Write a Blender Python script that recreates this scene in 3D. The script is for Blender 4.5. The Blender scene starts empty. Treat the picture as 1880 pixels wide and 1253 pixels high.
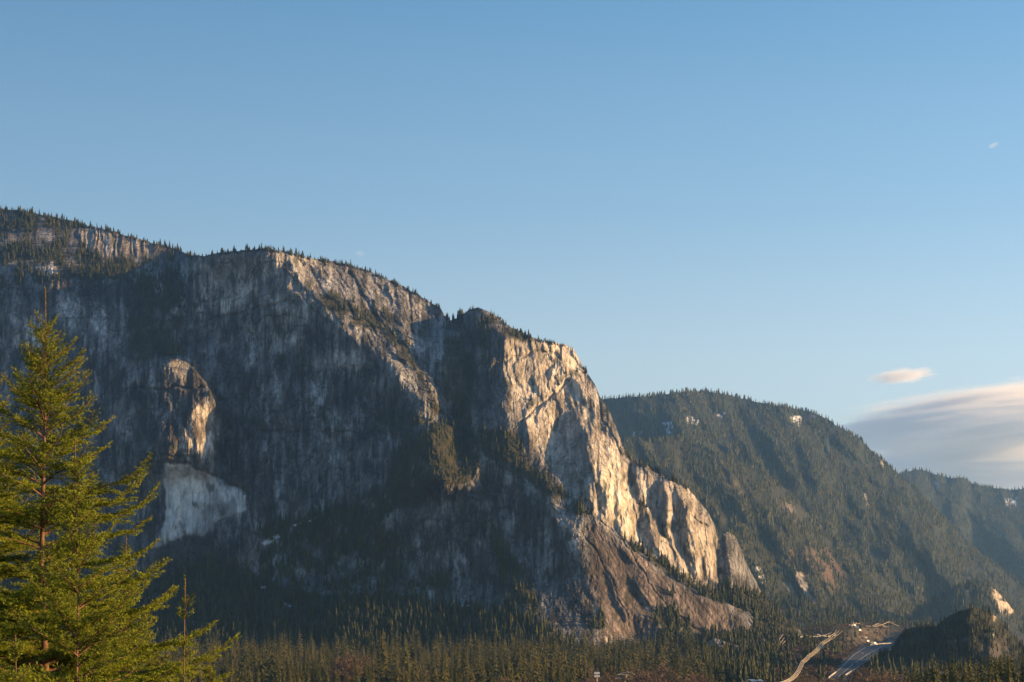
import bpy, math, random
import numpy as np
random.seed(7)
sc = bpy.context.scene
COL = sc.collection

# ------------------------------------------------------------------ camera
F, CX, HY, CAMZ = 3278.0, 940.0, 1120.0, 60.0      # focal length in photo pixels, axis, horizon row, eye height
SUN_AZ, SUN_EL = math.radians(97), math.radians(12.0)
S = np.array([math.sin(SUN_AZ) * math.cos(SUN_EL), math.cos(SUN_AZ) * math.cos(SUN_EL), math.sin(SUN_EL)])


def P(px, py, Y):
    """point of the place seen at photo pixel px, py and Y metres ahead"""
    return np.array([(px - CX) / F * Y, Y, CAMZ + (HY - py) / F * Y])


cam_d = bpy.data.cameras.new('camera')
cam = bpy.data.objects.new('camera', cam_d)
COL.objects.link(cam)
cam.location = (0, 0, CAMZ)
cam.rotation_euler = (math.pi / 2, 0, 0)
cam_d.sensor_width = 36
cam_d.lens = F / 1880 * 36
cam_d.shift_y = (HY - 626.5) / 1880
cam_d.clip_start = 0.5
cam_d.clip_end = 60000
sc.camera = cam

# ------------------------------------------------------------------ light
w = bpy.data.worlds.new('World')
sc.world = w
w.use_nodes = True
nt = w.node_tree
sky = nt.nodes.new('ShaderNodeTexSky')
sky.sky_type = 'NISHITA'
sky.sun_disc = False
sky.sun_elevation = SUN_EL
sky.sun_rotation = SUN_AZ
sky.altitude = 100
sky.air_density = 1.0
sky.dust_density = 0.7
sky.ozone_density = 1.9
bg = nt.nodes['Background']
bg.inputs['Strength'].default_value = 0.0625
gm_ = nt.nodes.new('ShaderNodeGamma'); gm_.inputs[1].default_value = 1.4
hs_ = nt.nodes.new('ShaderNodeHueSaturation'); hs_.inputs['Saturation'].default_value = 0.92
nt.links.new(sky.outputs[0], gm_.inputs[0])
nt.links.new(gm_.outputs[0], hs_.inputs['Color'])
# evening sky: the Nishita sky, its low western band paled by moist air
tc_ = nt.nodes.new('ShaderNodeTexCoord')
sp_ = nt.nodes.new('ShaderNodeSeparateXYZ'); nt.links.new(tc_.outputs['Generated'], sp_.inputs[0])
rp_ = nt.nodes.new('ShaderNodeValToRGB')
el_ = rp_.color_ramp.elements
stops_ = [(0.0, (.72, .74, .73)), (.10, (.64, .73, .77)), (.135, (.575, .695, .765)), (.214, (.315, .52, .70)), (.32, (.145, .36, .59)), (.5, (.075, .23, .46)), (1.0, (.03, .12, .33))]
while len(el_) < len(stops_): el_.new(.5)
for k_, (p_, c_) in enumerate(stops_):
    el_[k_].position = p_; el_[k_].color = c_ + (1,)
nt.links.new(sp_.outputs['Z'], rp_.inputs[0])
az_ = nt.nodes.new('ShaderNodeMapRange')
for i_, v_ in enumerate((-.5, .8, .62, 1.60)): az_.inputs[i_ + 1].default_value = v_
nt.links.new(sp_.outputs['X'], az_.inputs[0])
sc_ = nt.nodes.new('ShaderNodeVectorMath'); sc_.operation = 'SCALE'
nt.links.new(rp_.outputs[0], sc_.inputs[0])
k6_ = nt.nodes.new('ShaderNodeMath'); k6_.operation = 'MULTIPLY'; k6_.inputs[1].default_value = 6.6
nt.links.new(az_.outputs[0], k6_.inputs[0]); nt.links.new(k6_.outputs[0], sc_.inputs['Scale'])
mx_ = nt.nodes.new('ShaderNodeMix'); mx_.data_type = 'RGBA'; mx_.inputs[0].default_value = .72
nt.links.new(hs_.outputs[0], mx_.inputs[6]); nt.links.new(sc_.outputs[0], mx_.inputs[7])
nt.links.new(mx_.outputs[2], bg.inputs['Color'])

sd = bpy.data.lights.new('sun', 'SUN')
sd.energy = 5.0
sd.angle = math.radians(0.5)
sd.color = (1.0, 0.59, 0.23)
so = bpy.data.objects.new('sun', sd)
COL.objects.link(so)
so.rotation_euler = (math.pi / 2 - SUN_EL, 0, math.pi - SUN_AZ)

sc.view_settings.view_transform = 'Standard'
sc.view_settings.look = 'None'
sc.view_settings.exposure = 1.28
sc.view_settings.gamma = 1
sc.render.engine = 'CYCLES'
cy = sc.cycles
cy.use_denoising = True
cy.max_bounces = 6
cy.diffuse_bounces = 2
cy.glossy_bounces = 1
cy.transmission_bounces = 2
cy.volume_bounces = 5
cy.transparent_max_bounces = 8
cy.sample_clamp_indirect = 4

# ------------------------------------------------------------------ tags
def tag(o, label=None, cat=None, group=None, kind=None):
    if label: o['label'] = label
    if cat: o['category'] = cat
    if group: o['group'] = group
    if kind: o['kind'] = kind
    return o


def mesh_obj(name, verts, faces, mat, parent=None, smooth=False):
    """verts (n,3) array; faces (m,3) or (m,4) array"""
    me = bpy.data.meshes.new(name)
    verts = np.asarray(verts, np.float32)
    faces = np.asarray(faces, np.int32)
    k = faces.shape[1]
    me.vertices.add(len(verts))
    me.vertices.foreach_set('co', verts.ravel())
    me.loops.add(faces.size)
    me.loops.foreach_set('vertex_index', faces.ravel())
    me.polygons.add(len(faces))
    me.polygons.foreach_set('loop_start', np.arange(0, faces.size, k, dtype=np.int32))
    me.polygons.foreach_set('loop_total', np.full(len(faces), k, np.int32))
    me.polygons.foreach_set('use_smooth', np.full(len(faces), smooth, bool))
    me.update(calc_edges=True)
    me.materials.append(mat)
    o = bpy.data.objects.new(name, me)
    COL.objects.link(o)
    if parent is not None: o.parent = parent
    return o


def empty(name, loc, rz=0.0):
    o = bpy.data.objects.new(name, None)
    COL.objects.link(o)
    o.location = loc
    o.rotation_euler = (0, 0, rz)
    o.empty_display_size = 1
    return o


def float_attr(o, name, vals):
    a = o.data.attributes.new(name, 'FLOAT', 'POINT')
    a.data.foreach_set('value', np.asarray(vals, np.float32))


def color_attr(o, name, cols):
    a = o.data.attributes.new(name, 'FLOAT_COLOR', 'POINT')
    c = np.ones((len(cols), 4), np.float32)
    c[:, :3] = cols
    a.data.foreach_set('color', c.ravel())


# ------------------------------------------------------------------ noise
def _h(ix, iy, seed):
    n = (ix.astype(np.int64) * 374761393 + iy.astype(np.int64) * 668265263 + seed * 974634777) & 0xFFFFFFFF
    n = ((n ^ (n >> 13)) * 1274126177) & 0xFFFFFFFF
    n = n ^ (n >> 16)
    n = (n * 2246822519) & 0xFFFFFFFF
    return ((n ^ (n >> 15)) & 0xFFFFFF) / float(0xFFFFFF)


def gnoise(x, y, seed=0):
    x = np.asarray(x, float); y = np.asarray(y, float)
    ix = np.floor(x); iy = np.floor(y)
    fx = x - ix; fy = y - iy
    u = fx * fx * fx * (fx * (fx * 6 - 15) + 10)
    v = fy * fy * fy * (fy * (fy * 6 - 15) + 10)

    def g(a, b):
        t = _h(ix + a, iy + b, seed) * 2 * math.pi
        return np.cos(t) * (fx - a) + np.sin(t) * (fy - b)
    n0 = g(0, 0) * (1 - u) + g(1, 0) * u
    n1 = g(0, 1) * (1 - u) + g(1, 1) * u
    return (n0 * (1 - v) + n1 * v) * 1.5


def fbm(x, y, seed=0, oct=4, gain=0.5):
    s = 0; a = 1.0; f = 1.0
    for k in range(oct):
        s = s + a * gnoise(x * f + 17.3 * k, y * f - 9.1 * k, seed + k * 31)
        a *= gain; f *= 2.03
    return s


def ridged(x, y, seed=0, oct=4):
    s = 0; a = 1.0; f = 1.0
    for k in range(oct):
        s = s + a * (1 - np.abs(gnoise(x * f + 5.1 * k, y * f + 3.7 * k, seed + 57 * k)) * 2)
        a *= 0.5; f *= 2.1
    return s


def voronoi(x, y, seed=0):
    """nearest jittered cell: two random numbers of the cell, and distance to the border"""
    ix = np.floor(x); iy = np.floor(y)
    d1 = np.full(x.shape, 9.0); d2 = np.full(x.shape, 9.0)
    r1 = np.zeros(x.shape); r2 = np.zeros(x.shape)
    for a in (-1, 0, 1):
        for b in (-1, 0, 1):
            cx = ix + a; cyy = iy + b
            jx = cx + _h(cx, cyy, seed); jy = cyy + _h(cx, cyy, seed + 1)
            d = (x - jx) ** 2 + (y - jy) ** 2
            n = d < d1
            d2 = np.where(n, d1, np.minimum(d2, d))
            r1 = np.where(n, _h(cx, cyy, seed + 2), r1)
            r2 = np.where(n, _h(cx, cyy, seed + 3), r2)
            d1 = np.where(n, d, d1)
    return r1, r2, np.sqrt(d2) - np.sqrt(d1)


def blur(a, r):
    if r <= 0: return a
    k = np.exp(-0.5 * (np.arange(-int(3 * r) - 1, int(3 * r) + 2) / r) ** 2); k /= k.sum()
    n = len(k) // 2
    p = np.pad(a, ((0, 0), (n, n)), 'edge')
    a = sum(k[i] * p[:, i:i + a.shape[1]] for i in range(len(k)))
    p = np.pad(a, ((n, n), (0, 0)), 'edge')
    return sum(k[i] * p[i:i + a.shape[0], :] for i in range(len(k)))


def smooth01(a, lo, hi):
    t = np.clip((a - lo) / (hi - lo), 0, 1)
    return t * t * (3 - 2 * t)


# ------------------------------------------------------------------ relief: a rock or hill face seen across a valley
class Relief:
    def __init__(s, x0, x1, y0, y1, step, Yref, seed=1, warp=5.0):
        s.x0, s.x1, s.y0, s.y1, s.step, s.Yref, s.seed = x0, x1, y0, y1, step, Yref, seed
        s.xs = np.arange(x0, x1 + step, step, dtype=float)
        s.ys = np.arange(y0, y1 + step, step, dtype=float)
        s.PX, s.PY = np.meshgrid(s.xs, s.ys)
        s.m = Yref / F * step                     # metres per grid cell
        s.WX = s.PX + warp * fbm(s.PX / 34, s.PY / 50, seed + 900, 4)
        s.WY = s.PY + warp * fbm(s.PX / 34, s.PY / 50, seed + 940, 4)
        s.col = np.zeros(s.PX.shape + (3,))

    def poly(s, pts, soft=0.0, warp=True):
        X, Y = (s.WX, s.WY) if warp else (s.PX, s.PY)
        pts = np.asarray(pts, float)
        ins = np.zeros(X.shape, bool)
        pad = 30
        i0 = max(int((pts[:, 0].min() - pad - s.x0) / s.step), 0); i1 = int((pts[:, 0].max() + pad - s.x0) / s.step) + 1
        j0 = max(int((pts[:, 1].min() - pad - s.y0) / s.step), 0); j1 = int((pts[:, 1].max() + pad - s.y0) / s.step) + 1
        if i1 <= 0 or j1 <= 0: return ins.astype(float)
        x = X[j0:j1, i0:i1]; y = Y[j0:j1, i0:i1]
        q = np.zeros(x.shape, bool)
        n = len(pts)
        for k in range(n):
            xa, ya = pts[k]; xb, yb = pts[(k + 1) % n]
            if ya == yb: continue
            c = ((ya > y) != (yb > y)) & (x < (xb - xa) * (y - ya) / (yb - ya) + xa)
            q ^= c
        ins[j0:j1, i0:i1] = q
        a = ins.astype(float)
        return blur(a, soft / s.step) if soft > 0 else a

    def solve(s, D0, gx, gz, anchor):
        """depth whose slopes follow gx (per metre to the right) and gz (per metre up), held to D0 over 'anchor' pixels"""
        ax = gx * s.m; ay = -gz * s.m
        H, W = D0.shape
        div = np.zeros((H, W))
        mx = 0.5 * (ax[:, 1:] + ax[:, :-1]); my = 0.5 * (ay[1:, :] + ay[:-1, :])
        div[:, :-1] += mx; div[:, 1:] -= mx
        div[:-1, :] += my; div[1:, :] -= my
        lam = (s.step / anchor) ** 2
        rhs = div - lam * D0
        big = np.zeros((2 * H, 2 * W))
        big[:H, :W] = rhs; big[H:, :W] = rhs[::-1]; big[:, W:] = big[:, :W][:, ::-1]
        ft = np.fft.rfft2(big)
        ky = 2 * np.cos(2 * np.pi * np.arange(2 * H) / (2 * H)) - 2
        kx = 2 * np.cos(2 * np.pi * np.arange(W + 1) / (2 * W)) - 2
        ft /= (ky[:, None] + kx[None, :] - lam)
        s.D = np.fft.irfft2(ft, s=(2 * H, 2 * W))[:H, :W]
        return s.D

    def sample(s, arr, px, py):
        fx = np.clip((np.asarray(px, float) - s.x0) / s.step, 0, len(s.xs) - 1.001)
        fy = np.clip((np.asarray(py, float) - s.y0) / s.step, 0, len(s.ys) - 1.001)
        i = fx.astype(int); j = fy.astype(int); u = fx - i; v = fy - j
        if arr.ndim == 3: u = u[..., None]; v = v[..., None]
        return (arr[j, i] * (1 - u) + arr[j, i + 1] * u) * (1 - v) + (arr[j + 1, i] * (1 - u) + arr[j + 1, i + 1] * u) * v

    def point(s, px, py):
        d = s.sample(s.D, px, py)
        return np.stack([(px - CX) / F * d, d, CAMZ + (HY - py) / F * d], -1)

    def build(s, name, mat, sky_px, sky_py, bottom, rows, back=(40, 160, 420, 900), drop=0.35, attrs=None, smooth=True, rough=1.6, foot=None):
        xs = s.xs[(s.xs >= sky_px[0]) & (s.xs <= sky_px[-1])]
        top = np.interp(xs, sky_px, sky_py)
        top = top + rough * (fbm(xs / 14, xs * 0 + 3.3, s.seed + 70, 4) * 1.2)
        s.top_x, s.top_y = xs, top
        t = np.linspace(0, 1, rows)
        py = bottom + (top[None, :] - bottom) * t[:, None]
        px = np.repeat(xs[None, :], rows, 0)
        V = [s.point(px, py)]
        last = V[0][-1]
        ex = []
        if foot:
            f0 = V[0][0].copy(); f0[:, 1] -= foot[0]; f0[:, 2] -= foot[1]
            V.insert(0, f0[None])
        for b in back:
            q = last.copy()
            q[:, 0] *= (1 + b / q[:, 1] * 0.8)
            q[:, 1] += b; q[:, 2] -= drop * b * (0.15 + b / 900)
            ex.append(q)
        V = np.concatenate(V + [np.stack(ex)], 0)
        R, C = V.shape[:2]
        idx = np.arange(R * C).reshape(R, C)
        f = np.stack([idx[:-1, :-1], idx[:-1, 1:], idx[1:, 1:], idx[1:, :-1]], -1).reshape(-1, 4)
        o = mesh_obj(name, V.reshape(-1, 3), f, mat, smooth=smooth)
        nb = len(back); nf = 1 if foot else 0

        def ext(a):
            a = s.sample(a, px, py)
            parts = ([a[:1]] if nf else []) + [a] + [a[-1:]] * nb
            return np.concatenate(parts, 0)
        for k, a in (attrs or {}).items():
            a = ext(a)
            if a.ndim == 3: color_attr(o, k, a.reshape(-1, 3))
            else: float_attr(o, k, a.ravel())
        return o


# ------------------------------------------------------------------ materials
def new_mat(name):
    m = bpy.data.materials.new(name)
    m.use_nodes = True
    n = m.node_tree
    b = n.nodes['Principled BSDF']
    b.inputs['Roughness'].default_value = 0.9
    b.inputs['Specular IOR Level'].default_value = 0.25
    return m, n, b


def node(n, t, **kw):
    x = n.nodes.new(t)
    for k, v in kw.items(): setattr(x, k, v)
    return x


def noise_node(n, vec, scale, detail=6, rough=0.6):
    x = node(n, 'ShaderNodeTexNoise')
    x.inputs['Scale'].default_value = scale
    x.inputs['Detail'].default_value = detail
    x.inputs['Roughness'].default_value = rough
    n.links.new(vec, x.inputs['Vector'])
    return x.outputs['Fac']


def mapped(n, sc3, rot=(0, 0, 0)):
    tc = node(n, 'ShaderNodeTexCoord')
    mp = node(n, 'ShaderNodeMapping')
    mp.inputs['Scale'].default_value = sc3
    mp.inputs['Rotation'].default_value = rot
    n.links.new(tc.outputs['Object'], mp.inputs['Vector'])
    return mp.outputs['Vector']


def ramp(n, fac, stops):
    r = node(n, 'ShaderNodeValToRGB')
    e = r.color_ramp.elements
    while len(e) < len(stops): e.new(0.5)
    for k, (p, c) in enumerate(stops):
        e[k].position = p
        e[k].color = tuple(c) + (1,) if not isinstance(c, (int, float)) else (c, c, c, 1)
    n.links.new(fac, r.inputs['Fac'])
    return r.outputs['Color']


def mix(n, mode, fac, a, b):
    x = node(n, 'ShaderNodeMix', data_type='RGBA', blend_type=mode)
    for i, v in ((0, fac), (6, a), (7, b)):
        if isinstance(v, (int, float)): x.inputs[i].default_value = v
        elif isinstance(v, tuple): x.inputs[i].default_value = v + (1,)
        else: n.links.new(v, x.inputs[i])
    return x.outputs[2]


def bump(n, b, h, dist, strength=1.0):
    x = node(n, 'ShaderNodeBump')
    x.inputs['Distance'].default_value = dist
    x.inputs['Strength'].default_value = strength
    n.links.new(h, x.inputs['Height'])
    n.links.new(x.outputs[0], b.inputs['Normal'])


def attr(n, name, out='Color'):
    a = node(n, 'ShaderNodeAttribute', attribute_name=name)
    return a.outputs[out]


def simple_mat(name, col, rough=0.7, metal=0.0, var=0.25, scale=0.8):
    m, n, b = new_mat(name)
    v = mapped(n, (1, 1, 1))
    f = noise_node(n, v, scale, 5)
    c = ramp(n, f, [(0.3, tuple(x * (1 - var) for x in col)), (0.7, tuple(min(1, x * (1 + var)) for x in col))])
    n.links.new(c, b.inputs['Base Color'])
    b.inputs['Roughness'].default_value = rough
    b.inputs['Metallic'].default_value = metal
    return m


def rock_material():
    m, n, b = new_mat('granite')
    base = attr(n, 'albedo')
    veg = attr(n, 'veg', 'Fac')
    va = mapped(n, (0.075, 0.075, 0.0075))             # long water streaks
    vb = mapped(n, (0.02, 0.02, 0.006))
    vd = mapped(n, (0.22, 0.22, 0.03))
    s1 = noise_node(n, va, 1.0, 7, 0.62)
    s2 = noise_node(n, vb, 1.0, 6, 0.6)
    s3 = noise_node(n, vd, 1.0, 4, 0.6)
    c = mix(n, 'MULTIPLY', 1.0, base, ramp(n, s1, [(0.34, 0.62), (0.46, 0.95), (0.60, 1.05), (0.72, 1.25)]))
    c = mix(n, 'MULTIPLY', 0.8, c, ramp(n, s2, [(0.32, 0.5), (0.5, 1.0), (0.68, 1.35)]))
    c = mix(n, 'MULTIPLY', 0.7, c, ramp(n, s3, [(0.3, 0.75), (0.5, 1.0), (0.7, 1.2)]))
    vm = mapped(n, (0.03, 0.03, 0.03))
    vf = noise_node(n, vm, 2.0, 8, 0.7)
    vc = ramp(n, vf, [(0.3, (0.016, 0.020, 0.010)), (0.5, (0.035, 0.036, 0.018)), (0.68, (0.07, 0.055, 0.033))])
    # joints: crisp dark cracks between blocks, long and upright
    wn = node(n, 'ShaderNodeTexNoise'); wn.inputs['Scale'].default_value = .05; wn.inputs['Detail'].default_value = 4
    tcw = node(n, 'ShaderNodeTexCoord'); n.links.new(tcw.outputs['Object'], wn.inputs['Vector'])
    off = node(n, 'ShaderNodeVectorMath', operation='MULTIPLY_ADD'); n.links.new(wn.outputs['Color'], off.inputs[0])
    off.inputs[1].default_value = (22, 22, 22); n.links.new(tcw.outputs['Object'], off.inputs[2])
    hs = []
    for s3, wd, dark in (((.040, .040, .011), .030, .30), ((.105, .105, .034), .040, .62)):
        m3 = node(n, 'ShaderNodeMapping'); m3.inputs['Scale'].default_value = s3; n.links.new(off.outputs[0], m3.inputs['Vector'])
        vo = node(n, 'ShaderNodeTexVoronoi', feature='DISTANCE_TO_EDGE'); vo.inputs['Scale'].default_value = 1.0
        n.links.new(m3.outputs[0], vo.inputs['Vector'])
        c = mix(n, 'MULTIPLY', attr(n, 'joint', 'Fac'), c, ramp(n, vo.outputs['Distance'], [(0.0, dark), (wd, 1.0)]))
        r2 = ramp(n, vo.outputs['Distance'], [(0.0, 0.0), (wd * 2.2, 1.0)])
        hs.append(r2)
    c = mix(n, 'MIX', veg, c, vc)
    n.links.new(c, b.inputs['Base Color'])
    h = node(n, 'ShaderNodeMath', operation='ADD')
    n.links.new(s1, h.inputs[0])
    h2 = noise_node(n, mapped(n, (0.12, 0.12, 0.05)), 1.0, 8, 0.7)
    n.links.new(h2, h.inputs[1])
    fine = noise_node(n, mapped(n, (0.30, 0.30, 0.13)), 1.0, 6, 0.75)
    hh = node(n, 'ShaderNodeMath', operation='MULTIPLY_ADD'); n.links.new(fine, hh.inputs[0]); hh.inputs[1].default_value = .7; n.links.new(h.outputs[0], hh.inputs[2])
    for r2 in hs:
        h3 = node(n, 'ShaderNodeMath', operation='MULTIPLY_ADD'); n.links.new(r2, h3.inputs[0]); h3.inputs[1].default_value = .5; n.links.new(hh.outputs[0], h3.inputs[2]); hh = h3
    bump(n, b, hh.outputs[0], 3.2, 0.9)
    n.links.new(attr(n, 'joint', 'Fac'), b.inputs['Normal'].links[0].from_node.inputs['Strength'])
    return m


def leaf_material(name, a, bcol, translucent=0.25, attr_name='tint'):
    m, n, b = new_mat(name)
    out = n.nodes['Material Output']
    if attr_name:
        t = attr(n, attr_name, 'Fac')
    else:
        oi = node(n, 'ShaderNodeObjectInfo'); t = oi.outputs['Random']
    c = ramp(n, t, [(0.0, a), (1.0, bcol)])
    n.links.new(c, b.inputs['Base Color'])
    b.inputs['Roughness'].default_value = 0.75
    b.inputs['Specular IOR Level'].default_value = 0.2
    if translucent:
        tr = node(n, 'ShaderNodeBsdfTranslucent')
        n.links.new(c, tr.inputs['Color'])
        ms = node(n, 'ShaderNodeMixShader')
        ms.inputs[0].default_value = translucent
        n.links.new(b.outputs[0], ms.inputs[1]); n.links.new(tr.outputs[0], ms.inputs[2])
        n.links.new(ms.outputs[0], out.inputs['Surface'])
    return m


# ------------------------------------------------------------------ tree templates (unit height)
def skirt_tree(rng, tiers=4, sides=7, rad=0.17, base=0.06):
    """small far conifer: stacked ragged skirts round one stem"""
    V = []; T = []
    for k in range(tiers):
        f = k / tiers
        zt = 1.0 if k == tiers - 1 else base + (1 - base) * (f + 1.9 / tiers) * 0.97
        zt = min(zt, 1.0)
        zb = base + (1 - base) * f * 0.92
        r = rad * (1 - f) ** 0.85 + 0.012
        a0 = rng.random() * 6.28
        i0 = len(V)
        V.append((rng.uniform(-.01, .01), rng.uniform(-.01, .01), zt))
        for q in range(sides):
            a = a0 + 6.2832 * q / sides
            rr = r * rng.uniform(0.55, 1.25)
            V.append((rr * math.cos(a), rr * math.sin(a), zb + rng.uniform(-.35, .35) / tiers))
        for q in range(sides):
            T.append((i0, i0 + 1 + q, i0 + 1 + (q + 1) % sides))
    return np.array(V), np.array(T)


def branch_tree(rng, tiers=17, rad=0.16, base=0.08, per=8, gap=0.0):
    """nearer conifer: whorls of drooping boughs, each a ragged folded spray"""
    V = []; T = []
    for k in range(tiers):
        f = (k + rng.uniform(-.3, .3)) / tiers
        f = min(max(f, 0), 0.985)
        z = base + (1 - base) * f
        L = rad * (1 - f) ** 0.8 + 0.008
        n = max(4, int(per * (0.5 + 0.6 * (1 - f))))
        a0 = rng.random() * 6.28
        for q in range(n):
            if rng.random() < gap: continue
            a = a0 + 6.2832 * (q + rng.uniform(-.35, .35)) / n
            l = L * rng.uniform(0.6, 1.2)
            ca, sa = math.cos(a), math.sin(a)
            wv = l * rng.uniform(0.25, 0.4)
            dr = l * rng.uniform(0.25, 0.6)
            i0 = len(V)
            for (u, v, dz) in ((0, 0, 0.02), (0.35, wv * .6, -dr * .3), (0.35, -wv * .6, -dr * .3), (0.72, wv, -dr * .85), (0.72, -wv, -dr * .85), (0.6, 0, -dr * .25), (1.0, 0, -dr * .75)):
                x = u * l
                V.append((x * ca - v * sa, x * sa + v * ca, z + dz))
            T += [(i0, i0 + 5, i0 + 1), (i0, i0 + 2, i0 + 5), (i0 + 1, i0 + 5, i0 + 3), (i0 + 2, i0 + 4, i0 + 5), (i0 + 3, i0 + 5, i0 + 6), (i0 + 5, i0 + 4, i0 + 6)]
    i0 = len(V)
    V += [(0.012, 0, 0), (-0.006, 0.01, 0), (-0.006, -0.01, 0), (0, 0, 1.0)]
    T += [(i0, i0 + 1, i0 + 3), (i0 + 1, i0 + 2, i0 + 3), (i0 + 2, i0, i0 + 3)]
    return np.array(V), np.array(T)


def merge(templates, pos, height, rng_np, width=None):
    """many trees as one mesh: arrays of verts, tris and one tint per vertex"""
    pos = np.asarray(pos, float); height = np.asarray(height, float)
    pick = rng_np.integers(0, len(templates), len(pos))
    VV = []; TT = []; tint = []; off = 0
    ang = rng_np.random(len(pos)) * 6.2832
    tn = rng_np.random(len(pos))
    wd = rng_np.uniform(0.8, 1.25, len(pos)) if width is None else width
    for k, (v, t) in enumerate(templates):
        ii = np.where(pick == k)[0]
        if not len(ii): continue
        c = np.cos(ang[ii])[:, None]; s_ = np.sin(ang[ii])[:, None]
        h = height[ii][:, None]; w_ = wd[ii][:, None]
        x = (v[None, :, 0] * c - v[None, :, 1] * s_) * h * w_
        y = (v[None, :, 0] * s_ + v[None, :, 1] * c) * h * w_
        z = v[None, :, 2] * h
        q = np.stack([x, y, z], -1) + pos[ii][:, None, :]
        n = len(ii); nv = len(v)
        TT.append((t[None] + (np.arange(n) * nv)[:, None, None] + off).reshape(-1, 3))
        VV.append(q.reshape(-1, 3)); tint.append(np.repeat(tn[ii], nv))
        off += n * nv
    return np.concatenate(VV), np.concatenate(TT), np.concatenate(tint)


_r = random.Random(3)
FAR_TREES = [skirt_tree(_r, 3, 6, _r.uniform(.15, .22)) for _ in range(6)]
MID_TREES = [skirt_tree(_r, 6, 8, _r.uniform(.13, .19)) for _ in range(8)]
BAND_TREES = [branch_tree(_r, 13, _r.uniform(.15, .23), 0.04, 7) for _ in range(10)]
NEAR_TREES = [branch_tree(_r, 27, _r.uniform(.12, .18), 0.05, 11) for _ in range(8)]
M_FAR = leaf_material('far_conifer_needles', (0.036, 0.050, 0.020), (0.105, 0.100, 0.036), 0.15)
M_FOREST = leaf_material('conifer_needles', (0.018, 0.028, 0.012), (0.060, 0.062, 0.018), 0.12)


def forest(name, pos, height, templates, mat, label, seed, cat='forest', width=None):
    rg = np.random.default_rng(seed)
    v, t, tn = merge(templates, pos, height, rg, width)
    o = mesh_obj(name, v, t, mat)
    float_attr(o, 'tint', tn)
    tag(o, label, cat, kind='stuff')
    return o
# ------------------------------------------------------------------ the granite mountain
R = Relief(-190, 1470, 360, 1262, 2.0, 2700, seed=11, warp=5.0)
PX, PY = R.PX, R.PY
SKY = [(-190, 360), (-110, 372), (-60, 382), (0, 384), (40, 386), (100, 399), (160, 413), (210, 426), (250, 437), (290, 449), (325, 459), (345, 467), (375, 471),
       (390, 466), (430, 461), (480, 457), (520, 461), (560, 472), (610, 480), (640, 486), (680, 499), (710, 512), (740, 527), (770, 543), (800, 560),
       (813, 572), (822, 588), (838, 586), (850, 577), (862, 570), (875, 566), (893, 569), (910, 580), (940, 602), (980, 620), (1010, 629), (1040, 633),
       (1052, 641), (1065, 662), (1078, 686), (1090, 703), (1102, 729), (1120, 758), (1130, 782), (1145, 822), (1160, 846), (1180, 854), (1200, 858), (1216, 874),
       (1240, 882), (1262, 896), (1285, 922), (1302, 944), (1312, 964), (1317, 988), (1322, 992), (1328, 982), (1338, 977), (1350, 986), (1358, 1004),
       (1368, 1030), (1380, 1052), (1397, 1086), (1420, 1116), (1445, 1140), (1470, 1160)]
SKX = [a for a, _ in SKY]; SKV = [b for _, b in SKY]
top = np.interp(PX, SKX, SKV)
dsk = PY - top                                          # pixels below the skyline

# overall plan: the wall stands slightly turned from the sun on the left, turns away on the right
plan_u = np.interp(PX, [-110, 0, 200, 330, 420, 560, 700, 800, 822, 846, 900, 930, 1000, 1060, 1120, 1180, 1300, 1400, 1470],
                   [3000, 2960, 2860, 2780, 2790, 2740, 2680, 2605, 2600, 2690, 2635, 2600, 2615, 2640, 2665, 2690, 2735, 2790, 2840])
plan_l = np.interp(PX, [-110, 0, 200, 330, 420, 560, 700, 820, 840, 900, 1000, 1060, 1100, 1180, 1300, 1400, 1470],
                   [3000, 2960, 2860, 2780, 2760, 2710, 2660, 2620, 2620, 2590, 2555, 2550, 2562, 2600, 2665, 2735, 2790])
tb = smooth01(PY, 720, 920)
plan = plan_u * (1 - tb) + plan_l * tb
D0 = plan + 0.42 * R.Yref / F * (860 - PY)
low = np.clip(PY - 1060, 0, None)
D0 -= low * 1.15                                         # forested foot slope
domew = smooth01(PX, 480, 620) * smooth01(840 - PX, 0, 30)
rimw = 150 - 115 * smooth01(PX, 1040, 1110)
D0 += (1 - domew) * rimw * np.exp(-np.clip(dsk, 0, None) / 42.0) + domew * 300 * np.exp(-np.clip(dsk, 0, None) / 95.0)     # rounded rim
prow = smooth01(PX, 188, 305) * smooth01(420 - PX - 0.10 * (PY - 740), 0, 26)
ptop = np.interp(PX, [180, 205, 235, 300, 325, 345, 370, 388, 400], [740, 712, 686, 657, 650, 656, 688, 713, 740])
D0 -= 125 * prow * smooth01(PY - ptop, -3, 12) * smooth01(905 - PY, 0, 90)
D0 += np.where(PX < 400, 420 * smooth01(500 - PY + 0.10 * (PX - 150), 0, 60) * smooth01(400 - PX, 0, 90), 0)   # wooded upper hill set back
# second summit: rim rounds over more strongly to the left of its face
D0 += 170 * np.exp(-((PX - 838) / 26.0) ** 2) * smooth01(930 - PY, 0, 260)       # the deep gully between the summits
D0 += 60 * np.exp(-((PX - 905 - 0.13 * (PY - 900)) / 22.0) ** 2) * smooth01(PY - 840, 0, 80) * smooth01(1100 - PY, 0, 100)
gx = np.gradient(D0, axis=1) / R.m
gz = -np.gradient(D0, axis=0) / R.m
gz = np.clip(gz, 0.05, 2.5)

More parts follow.
